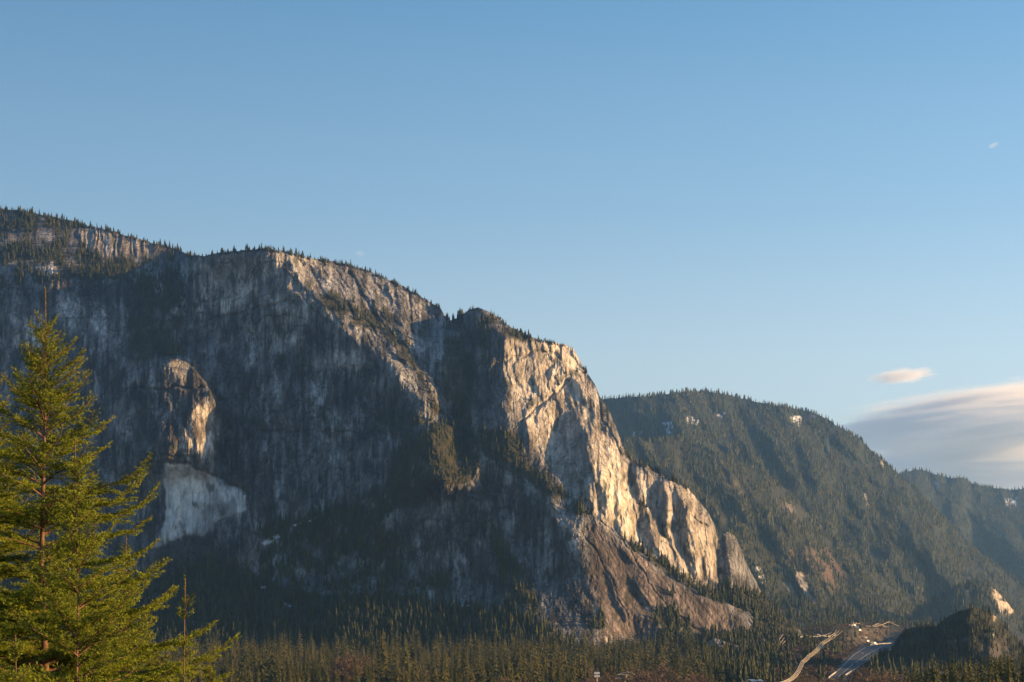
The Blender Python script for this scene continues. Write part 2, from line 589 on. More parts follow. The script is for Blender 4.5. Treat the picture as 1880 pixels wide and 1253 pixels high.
# chiselled facets: every cell of broken rock takes its own tilt
rockiness = np.ones_like(PX)
diag = R.poly([(1030, 930), (1080, 945), (1140, 985), (1300, 1095), (1380, 1150), (1420, 1250), (900, 1262), (860, 1130), (905, 960), (960, 900)], 14)
domem = R.poly([(530, 462), (620, 478), (760, 535), (818, 580), (812, 760), (760, 720), (700, 640), (600, 600), (540, 560)], 10)
diagA = np.clip(diag + .85 * domem, 0, 1)
for (ax, ay, sx, sd_, amp) in ((0, 0, 26, 90, .50), (7, 4, 58, 150, .34), (3, 1, 11, 44, .44), (5, 2, 5, 18, .22)):
    wx = PX + 4 * fbm(PX / 20, PY / 40, 300 + ax, 3); wy = PY + 9 * fbm(PX / 26, PY / 60, 310 + ax, 3)
    a, b, e = voronoi(wx / sx, wy / sd_, 100 + ax)
    ca, sa = math.cos(0.60), math.sin(0.60)
    dx = wx * ca - wy * sa; dy = wx * sa + wy * ca
    a2, b2, e2 = voronoi(dx / (sx * 1.1), dy / (sd_ * 1.6), 140 + ax)
    fx = (a - .5) * (1 - diagA) + (a2 - .5) * (diag * 0.42 + .9 * domem * (1 - diag))
    fz = (b - .5) * (1 - diagA) + (b2 - .5) * (diag * 0.42 + .9 * domem * (1 - diag))
    gx = gx + amp * 2 * fx
    gz = gz + amp * 0.9 * fz

LIT = []


def face(pts, sx, sz=None, soft=1.5, keep=0.45):
    """turn one part of the wall: sx is its slope across (to the right), sz its slope up; 'keep' of the broken facets stays.
    Long narrow faces turn about their own long axis, so that neighbouring faces still meet along one edge."""
    global gx, gz
    mk = R.poly(pts, soft)
    q = np.asarray(pts, float)
    nn = len(q); t = np.linspace(0, 1, 12)[:, None]
    ring = np.concatenate([q[i] * (1 - t) + q[(i + 1) % nn] * t for i in range(nn)])
    ring = ring * [1, -1]
    ev, ec = np.linalg.eigh(np.cov((ring - ring.mean(0)).T))
    fx = keep * (gx - gx0); fz = keep * (gz - gz0)
    if ev[1] > 3.2 * ev[0]:
        ax_ = ec[:, 1]; n_ = np.array([ax_[1], -ax_[0]])
        if n_[0] < 0: n_ = -n_
        along = gx0 * ax_[0] + gz0 * ax_[1]
        tx = sx * n_[0] + along * ax_[0]; tz = sx * n_[1] + along * ax_[1]
        if n_[0] < .5:
            tx = sx; tz = gz0
    else:
        tx = sx; tz = gz0 if sz is None else sz
    gx = gx * (1 - mk) + mk * (tx + fx)
    gz = gz * (1 - mk) + mk * (tz + fz)


gx0 = np.gradient(D0, axis=1) / R.m
gz0 = np.clip(-np.gradient(D0, axis=0) / R.m, .05, 2.5)

# -- left: sunlit band of columns under the wooded hilltop
face([(138, 425), (165, 416), (205, 424), (245, 434), (292, 448), (316, 458), (312, 470), (288, 482), (268, 474), (230, 470), (198, 471), (165, 460), (146, 441)], 0.55, .25, 1, 1.0)
for (x, y, hh, ww) in ((152, 436, 26, 5), (178, 440, 40, 7), (205, 446, 44, 8), (232, 452, 40, 8), (258, 458, 36, 8), (287, 463, 30, 9)):
    face([(x - ww - 5, y - hh / 2), (x - ww + 1, y - hh / 2), (x - ww + 4, y + hh / 2), (x - ww, y + hh / 2)], -1.3, .15, .8, .3)
    face([(x - ww + 1, y - hh / 2), (x + ww, y - hh / 2), (x + ww + 4, y + hh / 2), (x - ww + 4, y + hh / 2)], 0.95, .2, .8, .5)
# -- left wall in shade
face([(-110, 535), (100, 520), (235, 515), (240, 640), (215, 720), (190, 800), (190, 1040), (-110, 1040)], -0.62, .22, 10, 1.0)
face([(335, 480), (380, 473), (470, 462), (540, 480), (520, 560), (470, 590), (400, 600), (340, 600)], -0.62, .45, 8, 1.1)
face([(340, 600), (480, 590), (610, 560), (640, 620), (700, 660), (740, 700), (770, 760), (730, 830), (650, 870), (560, 930), (470, 960), (440, 880), (395, 820), (385, 700)], -0.66, .25, 8, 1.05)
# -- prow with its ledges
face([(225, 690), (232, 676), (300, 655), (318, 650), (345, 655), (366, 685), (382, 712), (230, 716)], -0.72, .06, 1.5, .5)
face([(228, 716), (384, 712), (388, 742), (384, 760), (360, 770), (330, 835), (262, 850), (196, 850), (205, 740)], -0.75, .05, 1.5, .7)
face([(311, 655), (330, 649), (342, 657), (344, 676), (345, 714), (331, 714), (325, 690), (316, 680), (312, 668)], 0.9, .3, .8, .7)
face([(335, 652), (352, 668), (357, 690), (357, 712), (346, 713), (346, 676)], -1.0, .1, .8, .4)
face([(345, 655), (358, 672), (372, 690), (380, 712), (358, 712), (358, 690)], 1.0, .35, .8, .6)
face([(366, 745), (383, 740), (386, 716), (389, 738), (386, 768), (392, 786), (390, 830), (362, 840), (312, 838), (310, 824), (332, 802), (345, 780), (348, 758)], 1.2, .55, .8, 1.1)
face([(296, 768), (322, 758), (338, 790), (330, 818), (308, 812), (298, 790)], 0.75, .3, 1, 1.1)
face([(262, 826), (300, 818), (345, 826), (344, 846), (300, 848), (268, 846)], 0.6, .45, 1.2, 1.2)
face([(262, 836), (282, 830), (279, 856), (268, 852)], 0.8, .3, .8, .9)
# -- pale scar
face([(300, 850), (345, 852), (385, 872), (425, 893), (450, 905), (446, 940), (400, 952), (372, 982), (335, 985), (300, 1000), (286, 1000), (305, 950)], -0.55, .12, 2, .25)
face([(285, 1003), (335, 984), (372, 982), (420, 1010), (390, 1060), (300, 1060), (268, 1030)], -0.5, -.35, 3, .5)
# -- big dome: slabs that catch the sun
dome = [
    [(537, 467), (561, 463), (590, 470), (606, 500), (601, 519), (592, 520), (576, 504), (554, 487)],
    [(529, 504), (544, 507), (560, 524), (581, 544), (583, 552), (566, 546), (547, 534), (536, 519)],
    [(606, 476), (622, 474), (641, 494), (665, 530), (682, 564), (694, 588), (676, 576), (656, 553), (642, 529), (626, 505), (611, 490)],
    [(574, 496), (588, 500), (604, 524), (590, 524), (578, 512)],
    [(611, 536), (628, 534), (645, 546), (653, 564), (638, 559), (621, 547)],
    [(616, 500), (630, 506), (638, 528), (624, 530), (616, 514)],
    [(612, 572), (622, 572), (630, 588), (622, 590)], [(632, 575), (645, 578), (645, 596), (635, 590)], [(652, 578), (660, 580), (662, 590), (653, 590)],
    [(672, 594), (680, 598), (688, 608), (680, 606)], [(708, 594), (716, 598), (722, 612), (714, 614), (707, 604)],
    [(648, 609), (655, 611), (662, 622), (652, 622)], [(671, 616), (684, 617), (684, 624), (672, 624)],
    [(686, 622), (706, 622), (722, 646), (742, 668), (759, 694), (775, 713), (792, 724), (802, 740), (813, 757), (800, 756), (786, 742), (770, 730), (752, 716), (735, 700), (729, 678), (712, 655), (696, 636)],
    [(675, 504), (702, 502), (712, 522), (716, 556), (704, 552), (708, 532), (692, 516)],
    [(738, 531), (747, 542), (752, 561), (756, 610), (744, 604), (742, 575), (738, 556)],
    [(753, 541), (769, 539), (778, 552), (783, 570), (782, 603), (766, 614), (760, 606), (753, 567)],
    [(795, 553), (808, 562), (817, 578), (812, 586), (806, 598), (800, 580)],
    [(626, 686), (634, 694), (645, 725), (649, 742), (642, 730), (630, 706)],
    [(656, 712), (665, 724), (668, 752), (671, 780), (662, 772), (655, 740)],
    [(690, 730), (698, 744), (703, 772), (695, 766)],
    [(736, 758), (750, 772), (761, 787), (748, 784)],
    [(766, 745), (776, 752), (786, 775), (776, 770)],
]
face([(520, 460), (560, 466), (640, 482), (740, 528), (800, 562), (815, 580), (770, 600), (700, 600), (640, 560), (590, 545), (545, 530), (525, 500)], -0.1, .55, 4, 1.1)
for k, q in enumerate(dome):
    face(q, 0.85 if k > 12 else 0.72, .5 if k < 14 else .25, 1.2, .75)
face([(716, 556), (738, 540), (742, 608), (722, 604)], -1.1, .1, 1, .3)
face([(783, 560), (795, 556), (800, 590), (792, 606), (784, 603)], -1.0, .1, 1, .3)
face([(758, 618), (786, 604), (806, 596), (818, 590), (816, 700), (806, 716), (790, 696)], -0.55, .05, 2, .6)
face([(330, 480), (440, 462), (526, 470), (548, 545), (590, 560), (645, 622), (700, 664), (735, 720), (700, 745), (640, 720), (560, 660), (480, 620), (340, 610)], -0.80, .2, 6, .75)
for k in (17, 18): face(dome[k], 1.0, .2, 1.0, .5)
# -- gully
face([(816, 586), (846, 582), (858, 700), (846, 776), (826, 770), (806, 716)], -.3, .45, 4, .6)
# -- second summit
face([(848, 590), (880, 580), (915, 612), (932, 640), (922, 690), (902, 706), (896, 760), (866, 770), (852, 730)], -0.62, .2, 3, .9)
face([(858, 735), (880, 724), (908, 748), (926, 784), (894, 790), (862, 778)], -0.42, .3, 2, .6)
face([(893, 640), (903, 606), (929, 616), (930, 655), (922, 665), (905, 654)], -0.8, .1, 1.5, .5)
lit2 = [
    [(931, 622), (955, 614), (981, 617), (1008, 627), (1030, 632), (1030, 650), (1046, 664), (1040, 676), (1038, 694), (1016, 703), (1006, 722), (990, 736), (974, 742), (950, 726), (926, 694), (926, 660)],
    [(903, 655), (912, 654), (926, 660), (928, 668), (914, 664), (908, 704), (903, 702)],
    [(904, 706), (922, 704), (946, 738), (962, 760), (958, 776), (941, 778), (921, 745), (908, 724)],
    [(877, 728), (888, 730), (908, 748), (930, 782), (922, 784), (904, 756)],
    [(958, 762), (984, 758), (1004, 752), (1016, 735), (1034, 712), (1056, 724), (1040, 760), (1033, 770), (1024, 790), (1016, 826), (1026, 860), (1050, 905), (1034, 886), (1016, 862), (996, 852), (972, 828), (968, 795)],
    [(1030, 634), (1052, 640), (1068, 672), (1066, 684), (1044, 668), (1032, 650)],
    [(1068, 698), (1085, 701), (1098, 728), (1122, 758), (1129, 781), (1142, 818), (1150, 842), (1130, 850), (1108, 808), (1084, 783), (1072, 745)],
    [(1078, 790), (1108, 806), (1130, 850), (1152, 850), (1155, 902), (1163, 912), (1179, 939), (1172, 965), (1181, 1006), (1153, 994), (1127, 972), (1096, 950), (1087, 905), (1092, 862)],
    [(1176, 856), (1200, 857), (1214, 874), (1194, 886), (1186, 905), (1178, 880)],
    [(1189, 939), (1201, 944), (1213, 985), (1231, 1034), (1226, 1042), (1206, 1000)],
    [(1217, 884), (1230, 887), (1228, 955), (1240, 988), (1238, 1030), (1226, 972), (1226, 910)],
    [(1246, 886), (1269, 902), (1302, 943), (1311, 982), (1318, 1038), (1318, 1088), (1302, 1078), (1285, 1038), (1270, 972), (1254, 915)],
    [(1336, 978), (1348, 984), (1356, 1002), (1366, 1030), (1374, 1054), (1398, 1087), (1376, 1084), (1354, 1071), (1344, 1038)],
    [(1016, 916), (1038, 906), (1056, 922), (1040, 936), (1021, 942)],
    [(820, 902), (834, 888), (836, 896), (828, 912)], [(838, 886), (848, 882), (846, 900), (840, 902)],
]
for k, q in enumerate(lit2):
    face(q, (0.95, .9, .75, .6, .95, .8, 1.0, 1.15, .6, .7, .8, 1.05, .95, .7, .8, .8)[k], (.2, .1, .45, .4, .3, .15, .3, .35, .4, .3, .2, .35, .3, .3, .3, .3)[k], 1.2, .62)
shade2 = [
    [(909, 664), (926, 672), (924, 700), (910, 704)],
    [(975, 684), (985, 690), (990, 718), (982, 722), (974, 706)], [(1008, 668), (1016, 690), (1012, 700), (1005, 684)], [(1024, 655), (1030, 668), (1026, 676), (1020, 664)],
    [(1042, 694), (1064, 698), (1068, 736), (1056, 728), (1044, 710)],
    [(1036, 768), (1048, 760), (1066, 772), (1077, 790), (1076, 808), (1082, 840), (1090, 864), (1086, 905), (1072, 912), (1048, 878), (1022, 838), (1020, 804)],
    [(1098, 846), (1102, 862), (1100, 905), (1094, 890)], [(1100, 895), (1110, 902), (1116, 948), (1104, 940)],
    [(1125, 940), (1130, 952), (1141, 980), (1130, 972)],
    [(1156, 850), (1168, 850), (1178, 905), (1172, 925), (1160, 900)],
    [(1180, 940), (1189, 942), (1206, 1002), (1226, 1040), (1206, 1020), (1184, 1004), (1174, 966)],
    [(1196, 886), (1217, 884), (1226, 910), (1226, 955), (1236, 998), (1212, 975), (1192, 930)],
    [(1232, 892), (1248, 896), (1270, 978), (1280, 1064), (1256, 1038), (1240, 975)],
    [(1283, 1000), (1287, 1002), (1300, 1060), (1296, 1062)], [(1292, 1010), (1296, 1010), (1309, 1075), (1304, 1074)],
    [(1312, 986), (1322, 976), (1337, 978), (1344, 1071), (1322, 1088)],
    [(958, 772), (966, 776), (974, 806), (968, 822)], [(984, 812), (992, 816), (1000, 842), (992, 836)],
    [(1102, 762), (1108, 766), (1120, 795), (1112, 792)], [(1120, 790), (1126, 796), (1134, 820), (1126, 812)],
]
for q in shade2: face(q, -1.15, .1, 1.0, .3)
# -- shaded base under the second summit and the slabs
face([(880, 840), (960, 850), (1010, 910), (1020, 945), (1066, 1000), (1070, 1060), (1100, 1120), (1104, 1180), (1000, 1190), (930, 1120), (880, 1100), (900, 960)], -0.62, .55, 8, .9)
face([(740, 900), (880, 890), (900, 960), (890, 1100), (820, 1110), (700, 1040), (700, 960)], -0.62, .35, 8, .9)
# -- the apron: long brown slabs, sun across them
apron = [(1066, 950), (1091, 961), (1137, 994), (1186, 1025), (1236, 1061), (1302, 1104), (1341, 1114), (1366, 1143), (1356, 1172), (1308, 1162), (1236, 1158), (1206, 1140), (1176, 1172), (1107, 1180), (1102, 1140), (1071, 1071), (1064, 1036), (1090, 1018), (1086, 985)]
face(apron, 0.14, .9, 3, 1.0)
for q in ([(1150, 1062), (1165, 1066), (1190, 1100), (1200, 1128), (1180, 1110), (1160, 1085)], [(1104, 1040), (1112, 1042), (1135, 1100), (1150, 1150), (1138, 1140), (1118, 1090)],
          [(1160, 1045), (1190, 1052), (1200, 1062), (1170, 1058)], [(1165, 1130), (1205, 1140), (1235, 1185), (1210, 1190), (1170, 1170)],
          [(1125, 1000), (1150, 1015), (1180, 1045), (1160, 1035)]):
    face(q, -0.75, .5, 1.5, .6)
face([(1062, 940), (1080, 940), (1090, 960), (1084, 975), (1070, 970)], .6, .4, 1.2, .9)

NZ = fbm(PX / 30, PY / 30, 77, 4)
D = R.solve(D0, gx, gz, 150.0)
D = D - 62 * prow * smooth01(PY - ptop, -3, 12) * smooth01(890 - PY, 0, 60)
jtop = np.interp(PX, [720, 800, 850, 890], [812, 776, 768, 796])
D = D - 66 * smooth01(PX, 690, 800) * smooth01(900 + 5 * NZ - PX, 0, 88) * smooth01(PY - jtop, -4, 18) * smooth01(925 - PY, 0, 50)
# fine relief, in metres: flutes, cracks, blocks
wv = PX + 2.6 * fbm(PX / 16, PY / 40, 205, 4)
vfl = ridged(wv / 8.5, PY / 85, 21, 3)
wx = PX + 3 * fbm(PX / 18, PY / 24, 206, 4); wy = PY + 3 * fbm(PX / 18, PY / 24, 207, 4)
dfl = ridged((wx * .81 - wy * .58) / 10.0, (wx * .58 + wy * .81) / 190, 22, 4)
def saw(ph, k):
    f = ph - np.floor(ph)
    return np.where(f < k, f / k, (1 - f) / (1 - k)) - .5


wallm = R.poly([(930, 615), (1060, 635), (1150, 840), (1262, 890), (1318, 985), (1318, 1088), (1240, 1040), (1090, 950), (1050, 905), (960, 800), (920, 690)], 6)
pass
hillb = R.poly([(140, 416), (240, 430), (316, 456), (312, 470), (150, 470)], 3)
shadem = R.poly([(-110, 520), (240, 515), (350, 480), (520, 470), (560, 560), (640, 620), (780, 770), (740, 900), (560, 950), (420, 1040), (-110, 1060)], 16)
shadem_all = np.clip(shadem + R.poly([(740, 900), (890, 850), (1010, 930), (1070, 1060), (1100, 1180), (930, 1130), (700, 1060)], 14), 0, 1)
m1_ = smooth01(fbm(PX / 45, PY / 110, 230, 3), -.35, .35)
m2_ = smooth01(fbm(PX / 35, PY / 70, 231, 3), -.3, .4)
lean = wv - .16 * (PY - 700)
D += wallm * (7.0 * m1_ * saw(lean / 29 + .5 * fbm(PX / 60, PY / 60, 232, 3), .74) + 2.6 * m2_ * saw(lean / 10 + .6 * fbm(PX / 40, PY / 60, 233, 3), .7))
dd = (wx * .80 + wy * .60 * -1)                       # across slabs that run down to the right
D += domem * (12.0 * m1_ * saw(dd / 27 + .5 * fbm(PX / 60, PY / 60, 234, 3), .72) + 4.5 * m2_ * saw(dd / 10 + .5 * fbm(PX / 40, PY / 40, 235, 3), .7))
D += hillb * 9.0 * saw(wv / 15 + 1.3 * fbm(PX / 30, PY / 60, 236, 3), .7)
D -= shadem * (6.0 * m1_ * saw(wv / 31 + .7 * fbm(PX / 70, PY / 90, 237, 3), .3) * -1 + 2.2 * m2_ * saw(wv / 11 + .7 * fbm(PX / 40, PY / 80, 238, 3), .65) * -1)
amp = smooth01(fbm(PX / 55, PY / 80, 208, 3), -.5, .5)
D += vfl * (1 - diagA) * (.35 + 1.5 * amp) + .55 * dfl * diag * (.3 + amp) + 1.0 * dfl * domem * (.3 + amp)
D += (.5 + 1.4 * (1 - amp)) * fbm(PX / 9, PY / 16, 23, 4) - .55 * np.abs(gnoise(PX / 5.5 + .8 * NZ, PY / 15, 24)) * 2 + .5 * gnoise(PX / 3.2, PY / 7, 25)
for (pts, wd, dep) in (
        ([(300, 850), (345, 853), (375, 864), (400, 880), (425, 893), (445, 896)], 2.2, 9), ([(222, 717), (300, 714), (345, 712), (385, 713)], 2.0, 10),
        ([(255, 838), (310, 836), (360, 838)], 1.6, 6), ([(385, 590), (440, 575), (500, 560), (540, 553)], 2, 7), ([(540, 690), (610, 680), (690, 700)], 1.6, 5),
        ([(480, 792), (560, 794), (640, 792), (710, 800)], 1.6, 7), ([(935, 660), (985, 645), (1030, 652)], 1.8, 6), ([(958, 776), (990, 745), (1020, 720), (1040, 700)], 2, 9),
        ([(1275, 945), (1285, 960), (1296, 968)], 1.5, 6), ([(1098, 728), (1110, 770), (1126, 800), (1140, 830)], 1.8, 7), ([(1130, 860), (1135, 890), (1150, 900)], 1.5, 5),
        ([(1104, 960), (1136, 985), (1164, 1020), (1190, 1070), (1230, 1120), (1290, 1160)], 1.3, 3.0), ([(1075, 985), (1110, 1040), (1140, 1110), (1160, 1160)], 1.2, 3), ([(752, 543), (754, 570), (758, 612)], 1.6, 10), ([(560, 640), (575, 690), (600, 760), (610, 830)], 2, 6),
        ([(640, 500), (668, 545), (690, 590)], 2, 8)):
    pts = np.asarray(pts, float)
    best = np.full(PX.shape, 1e9)
    for a, b in zip(pts[:-1], pts[1:]):
        dv = b - a; L2 = (dv ** 2).sum()
        t = np.clip(((R.WX - a[0]) * dv[0] + (R.WY - a[1]) * dv[1]) / L2, 0, 1)
        best = np.minimum(best, (R.WX - a[0] - t * dv[0]) ** 2 + (R.WY - a[1] - t * dv[1]) ** 2)
    D += dep * np.exp(-best / (2 * wd * wd))
rgA = np.random.default_rng(19)
ARCH = np.zeros_like(PX); LEDGE = np.zeros_like(PX)
arches = [(520, 610, 60, 34, 9), (445, 640, 36, 40, 8), (600, 660, 40, 26, 7), (660, 690, 44, 20, 7), (120, 590, 34, 40, 8), (60, 640, 50, 34, 9), (185, 600, 26, 34, 7), (560, 740, 34, 60, 8), (470, 760, 28, 50, 7), (640, 820, 30, 44, 7),
          (420, 520, 28, 44, 7), (480, 520, 20, 40, 7), (360, 540, 24, 30, 7), (150, 720, 40, 30, 8), (225, 770, 30, 40, 6), (800, 980, 40, 30, 8), (840, 1040, 30, 30, 7), (950, 960, 26, 40, 6), (760, 1010, 26, 40, 7), (1000, 1030, 24, 60, 6), (590, 1000, 30, 22, 7), (700, 780, 30, 30, 7), (880, 660, 20, 40, 7), (1000, 690, 22, 24, 5), (1058, 850, 16, 40, 7)]
for (ax_, ay_, rx, ry, dp) in arches:
    ux = (R.WX + 3 * NZ - ax_) / rx; uy = (R.WY - ay_) / ry
    up = np.sqrt(ux ** 2 + np.minimum(uy, 0) ** 2)
    inn = smooth01(1.0 - up, 0, .06) * (1 - smooth01(uy, .2, 1.6))
    D += dp * .55 * inn
    ARCH = np.maximum(ARCH, inn * rgA.uniform(.3, 1))
for k in range(40):
    ax_ = rgA.uniform(-80, 1050); ay_ = rgA.uniform(500, 1040)
    ln_ = rgA.uniform(18, 75); sl = rgA.normal() * .22
    xx = R.WX - ax_; yy = R.WY - (ay_ + sl * xx)
    wt = np.exp(-np.clip(np.abs(xx) - ln_ * .5, 0, None) ** 2 / 60.0) * shadem_all
    D += wt * (2.6 * np.exp(-(yy / 1.3) ** 2) - 2.4 * np.exp(-((yy - 6) / 4.0) ** 2))
    LEDGE = np.maximum(LEDGE, wt * np.exp(-((yy + 1.5) / 2.2) ** 2))
R.D = D

# -- where trees and scrub grow (0..1)
VEG = np.zeros_like(PX)


def grow(pts, amount, soft=4, noise=0.5):
    global VEG
    mk = R.poly(pts, soft) * np.clip(amount + noise * NZ, 0, 1)
    VEG = np.maximum(VEG, mk)


hill_top = [(-110, 360), (0, 380), (100, 390), (210, 420), (330, 462), (345, 470), (330, 480), (250, 480), (140, 512), (100, 518), (0, 535), (-110, 540)]
grow(hill_top, .62, 5, 1.0)
VEG *= 1 - R.poly([(136, 423), (165, 414), (205, 424), (245, 434), (292, 448), (316, 458), (314, 472), (288, 484), (268, 474), (230, 471), (198, 472), (165, 460), (144, 443)], 1)
grow([(235, 485), (300, 485), (332, 500), (340, 600), (318, 618), (345, 650), (312, 655), (235, 660), (228, 600), (245, 560)], .75, 6, .7)
grow([(140, 470), (232, 474), (245, 515), (140, 518)], .8)
for q, am in (([(581, 531), (612, 540), (690, 575), (718, 606), (760, 652), (794, 720), (818, 760), (800, 766), (772, 708), (740, 652), (702, 614), (648, 598), (610, 572), (584, 552)], .85),
              ([(548, 470), (600, 478), (612, 540), (590, 545), (565, 520)], .35), ([(694, 560), (720, 560), (742, 610), (700, 600)], .5), ([(600, 520), (650, 560), (640, 575), (600, 545)], .55),
              ([(700, 512), (730, 535), (735, 555), (716, 556), (700, 530)], .3),
              ([(740, 800), (770, 790), (800, 775), (826, 765), (850, 768), (872, 785), (884, 830), (880, 868), (852, 888), (800, 902), (770, 930), (730, 940), (700, 900), (722, 850)], .95),
              ([(720, 740), (760, 760), (800, 768), (740, 800), (690, 800), (670, 790)], .5), ([(540, 560), (600, 575), (640, 600), (620, 620), (560, 600), (500, 590)], .35),
              ([(878, 790), (938, 786), (962, 815), (962, 842), (1002, 872), (1030, 890), (1052, 912), (1015, 914), (985, 900), (960, 878), (900, 850), (878, 830)], .95),
              ([(1038, 925), (1066, 915), (1080, 940), (1060, 950), (1040, 945)], .85), ([(816, 586), (848, 580), (868, 620), (872, 690), (852, 780), (826, 772), (810, 716)], .8),
              ([(868, 600), (905, 600), (900, 700), (868, 720)], .3), ([(880, 572), (912, 588), (945, 606), (985, 624), (975, 634), (930, 620), (900, 604), (876, 596)], .8),
              ([(964, 636), (992, 634), (1002, 644), (975, 648)], .6), ([(1036, 670), (1064, 680), (1070, 696), (1046, 692), (1030, 704), (1004, 714), (1000, 724), (990, 740), (976, 756), (962, 758), (965, 740), (990, 722), (1010, 700), (1036, 688)], .6),
              ([(1086, 960), (1140, 988), (1180, 1006), (1230, 1040), (1272, 1066), (1304, 1086), (1340, 1086), (1400, 1088), (1470, 1150), (1470, 1180), (1400, 1170), (1366, 1120), (1340, 1112), (1302, 1102), (1236, 1059), (1186, 1023), (1137, 991)], 1.0),
              ([(1146, 822), (1162, 838), (1200, 850), (1240, 870), (1262, 890), (1244, 890), (1214, 874), (1196, 858), (1160, 850)], .95), ([(1092, 782), (1104, 782), (1116, 800), (1104, 806)], .7),
              ([(1168, 915), (1186, 918), (1190, 938), (1174, 940)], .6), ([(1210, 965), (1226, 975), (1228, 990), (1212, 985)], .5), ([(1316, 1070), (1345, 1070), (1344, 1092), (1318, 1092)], .8),
              ([(552, 952), (640, 915), (730, 880), (745, 930), (700, 960), (740, 1000), (690, 1040), (560, 1000), (470, 990), (460, 978)], .7),
              ([(300, 1060), (380, 1030), (440, 1040), (520, 1075), (600, 1095), (700, 1085), (780, 1100), (880, 1120), (960, 1125), (1010, 1150), (1060, 1190), (1100, 1195), (1180, 1190), (1240, 1165), (1300, 1166), (1370, 1180), (1470, 1180), (1470, 1262), (-110, 1262), (-110, 1060)], 1.0),
              ([(900, 960), (925, 985), (960, 1060), (1000, 1130), (940, 1130), (905, 1060)], .55), ([(470, 1000), (560, 1005), (690, 1040), (780, 1040), (860, 1090), (700, 1090), (560, 1090), (440, 1045)], .45),
              ([(1080, 1128), (1110, 1130), (1112, 1158), (1088, 1160)], .9), ([(1195, 1090), (1240, 1085), (1250, 1105), (1205, 1110)], .45), ([(1188, 1125), (1236, 1120), (1300, 1166), (1240, 1175), (1200, 1150)], .5),
              ([(560, 735), (620, 760), (640, 800), (600, 790)], .25), ([(645, 740), (676, 742), (690, 790), (660, 790)], .35), ([(610, 560), (700, 590), (690, 610), (620, 595)], .6)):
    grow(q, am)
VEGS = VEG > 0.42

# -- rock colour, with shade and sunlight of the walls mixed in
base = np.array([0.205, 0.203, 0.203])
ALB = np.ones(PX.shape + (3,)) * base
ALB *= (1 + 0.30 * fbm(PX / 60, PY / 90, 41, 4))[..., None]


SX = R.WX + 2.5 * fbm(PX / 7, PY / 22, 610, 3)
SY = R.WY + 17 * fbm(PX / 4.5, PY / 160, 611, 4) + 5 * fbm(PX / 25, PY / 25, 612, 3)      # patches run down the wall in ragged fingers


def stain_and_light(pts, col, amount=1.0, soft=3):
    global ALB
    kx, ky = R.WX, R.WY
    R.WX, R.WY = SX, SY
    mk = (R.poly(pts, min(soft, 2.5) if soft < 12 else 5) * amount)[..., None]
    R.WX, R.WY = kx, ky
    ALB = ALB * (1 - mk) + mk * np.asarray(col)


stain_and_light([(-110, 530), (240, 515), (350, 600), (480, 560), (640, 620), (780, 760), (740, 900), (560, 950), (420, 1040), (-110, 1060)], (.072, .076, .084), .85, 14)  # dark streaked granite, darkened further to deepen the wall's shade
stain_and_light([(398, 650), (432, 640), (470, 720), (492, 780), (470, 870), (440, 880), (402, 800)], (.050, .053, .060), .85, 3)
stain_and_light([(380, 560), (450, 566), (540, 580), (570, 590), (560, 612), (470, 596), (380, 588)], (.05, .052, .05), .8, 3)
stain_and_light([(528, 612), (600, 606), (650, 630), (610, 650), (560, 660), (540, 640)], (.06, .062, .066), .75, 3)
stain_and_light([(420, 560), (520, 555), (560, 590), (520, 660), (470, 640)], (.23, .232, .235), .65, 10)
stain_and_light([(600, 640), (700, 650), (740, 700), (690, 720), (620, 690)], (.23, .232, .235), .6, 8)
stain_and_light([(480, 690), (520, 700), (545, 800), (560, 860), (520, 860), (490, 760)], (.25, .25, .25), .55, 8)
stain_and_light([(0, 560), (60, 545), (120, 540), (160, 560), (110, 640), (20, 640)], (.22, .223, .226), .55, 8)
stain_and_light([(140, 560), (200, 600), (190, 660), (150, 630)], (.22, .223, .226), .6, 6)
stain_and_light([(340, 480), (420, 470), (500, 480), (470, 580), (380, 570)], (.21, .205, .20), .7, 8)
stain_and_light([(300, 852), (345, 854), (385, 874), (425, 895), (452, 905), (447, 940), (402, 952), (372, 982), (335, 984), (300, 1002), (284, 1002), (306, 950)], (.38, .38, .385), .88, 3)
stain_and_light([(372, 930), (400, 915), (430, 925), (425, 945), (395, 950)], (.17, .17, .175), .7, 3)
stain_and_light([(385, 905), (405, 900), (412, 912), (390, 918)], (.20, .20, .20), .6, 2)
stain_and_light([(383, 775), (412, 775), (420, 800), (395, 812)], (.40, .39, .38), .8, 2)
stain_and_light([(300, 850), (345, 851), (400, 878), (448, 893), (446, 899), (398, 884), (345, 856)], (.16, .11, .085), .8, 1)
stain_and_light([(226, 676), (300, 655), (345, 655), (384, 712), (230, 716)], (.22, .215, .21), .8, 3)
stain_and_light([(360, 742), (392, 745), (394, 832), (320, 836)], (.42, .39, .35), .85, 3)  # sunlit flank of the prow painted paler and warmer
stain_and_light([(268, 1005), (335, 985), (400, 990), (420, 1020), (390, 1070), (280, 1070)], (.075, .075, .08), .8, 5)
stain_and_light([(560, 700), (600, 690), (640, 760), (650, 860), (610, 880), (580, 800)], (.19, .195, .20), .6, 4)
stain_and_light([(700, 700), (750, 730), (770, 780), (720, 800), (690, 760)], (.06, .062, .066), .7, 4)
stain_and_light([(790, 900), (850, 890), (870, 960), (850, 1040), (800, 1010)], (.15, .15, .155), .6, 4)
stain_and_light([(935, 960), (985, 950), (1010, 1010), (990, 1060), (950, 1040)], (.14, .142, .148), .6, 4)
stain_and_light([(765, 610), (818, 590), (812, 700), (792, 700)], (.29, .285, .28), .7, 4)
stain_and_light([(930, 615), (1060, 635), (1150, 840), (1180, 1005), (1090, 950), (1050, 905), (960, 800), (920, 690)], (.38, .335, .275), .8, 6)  # sunlit face: evening light mixed into the rock colour
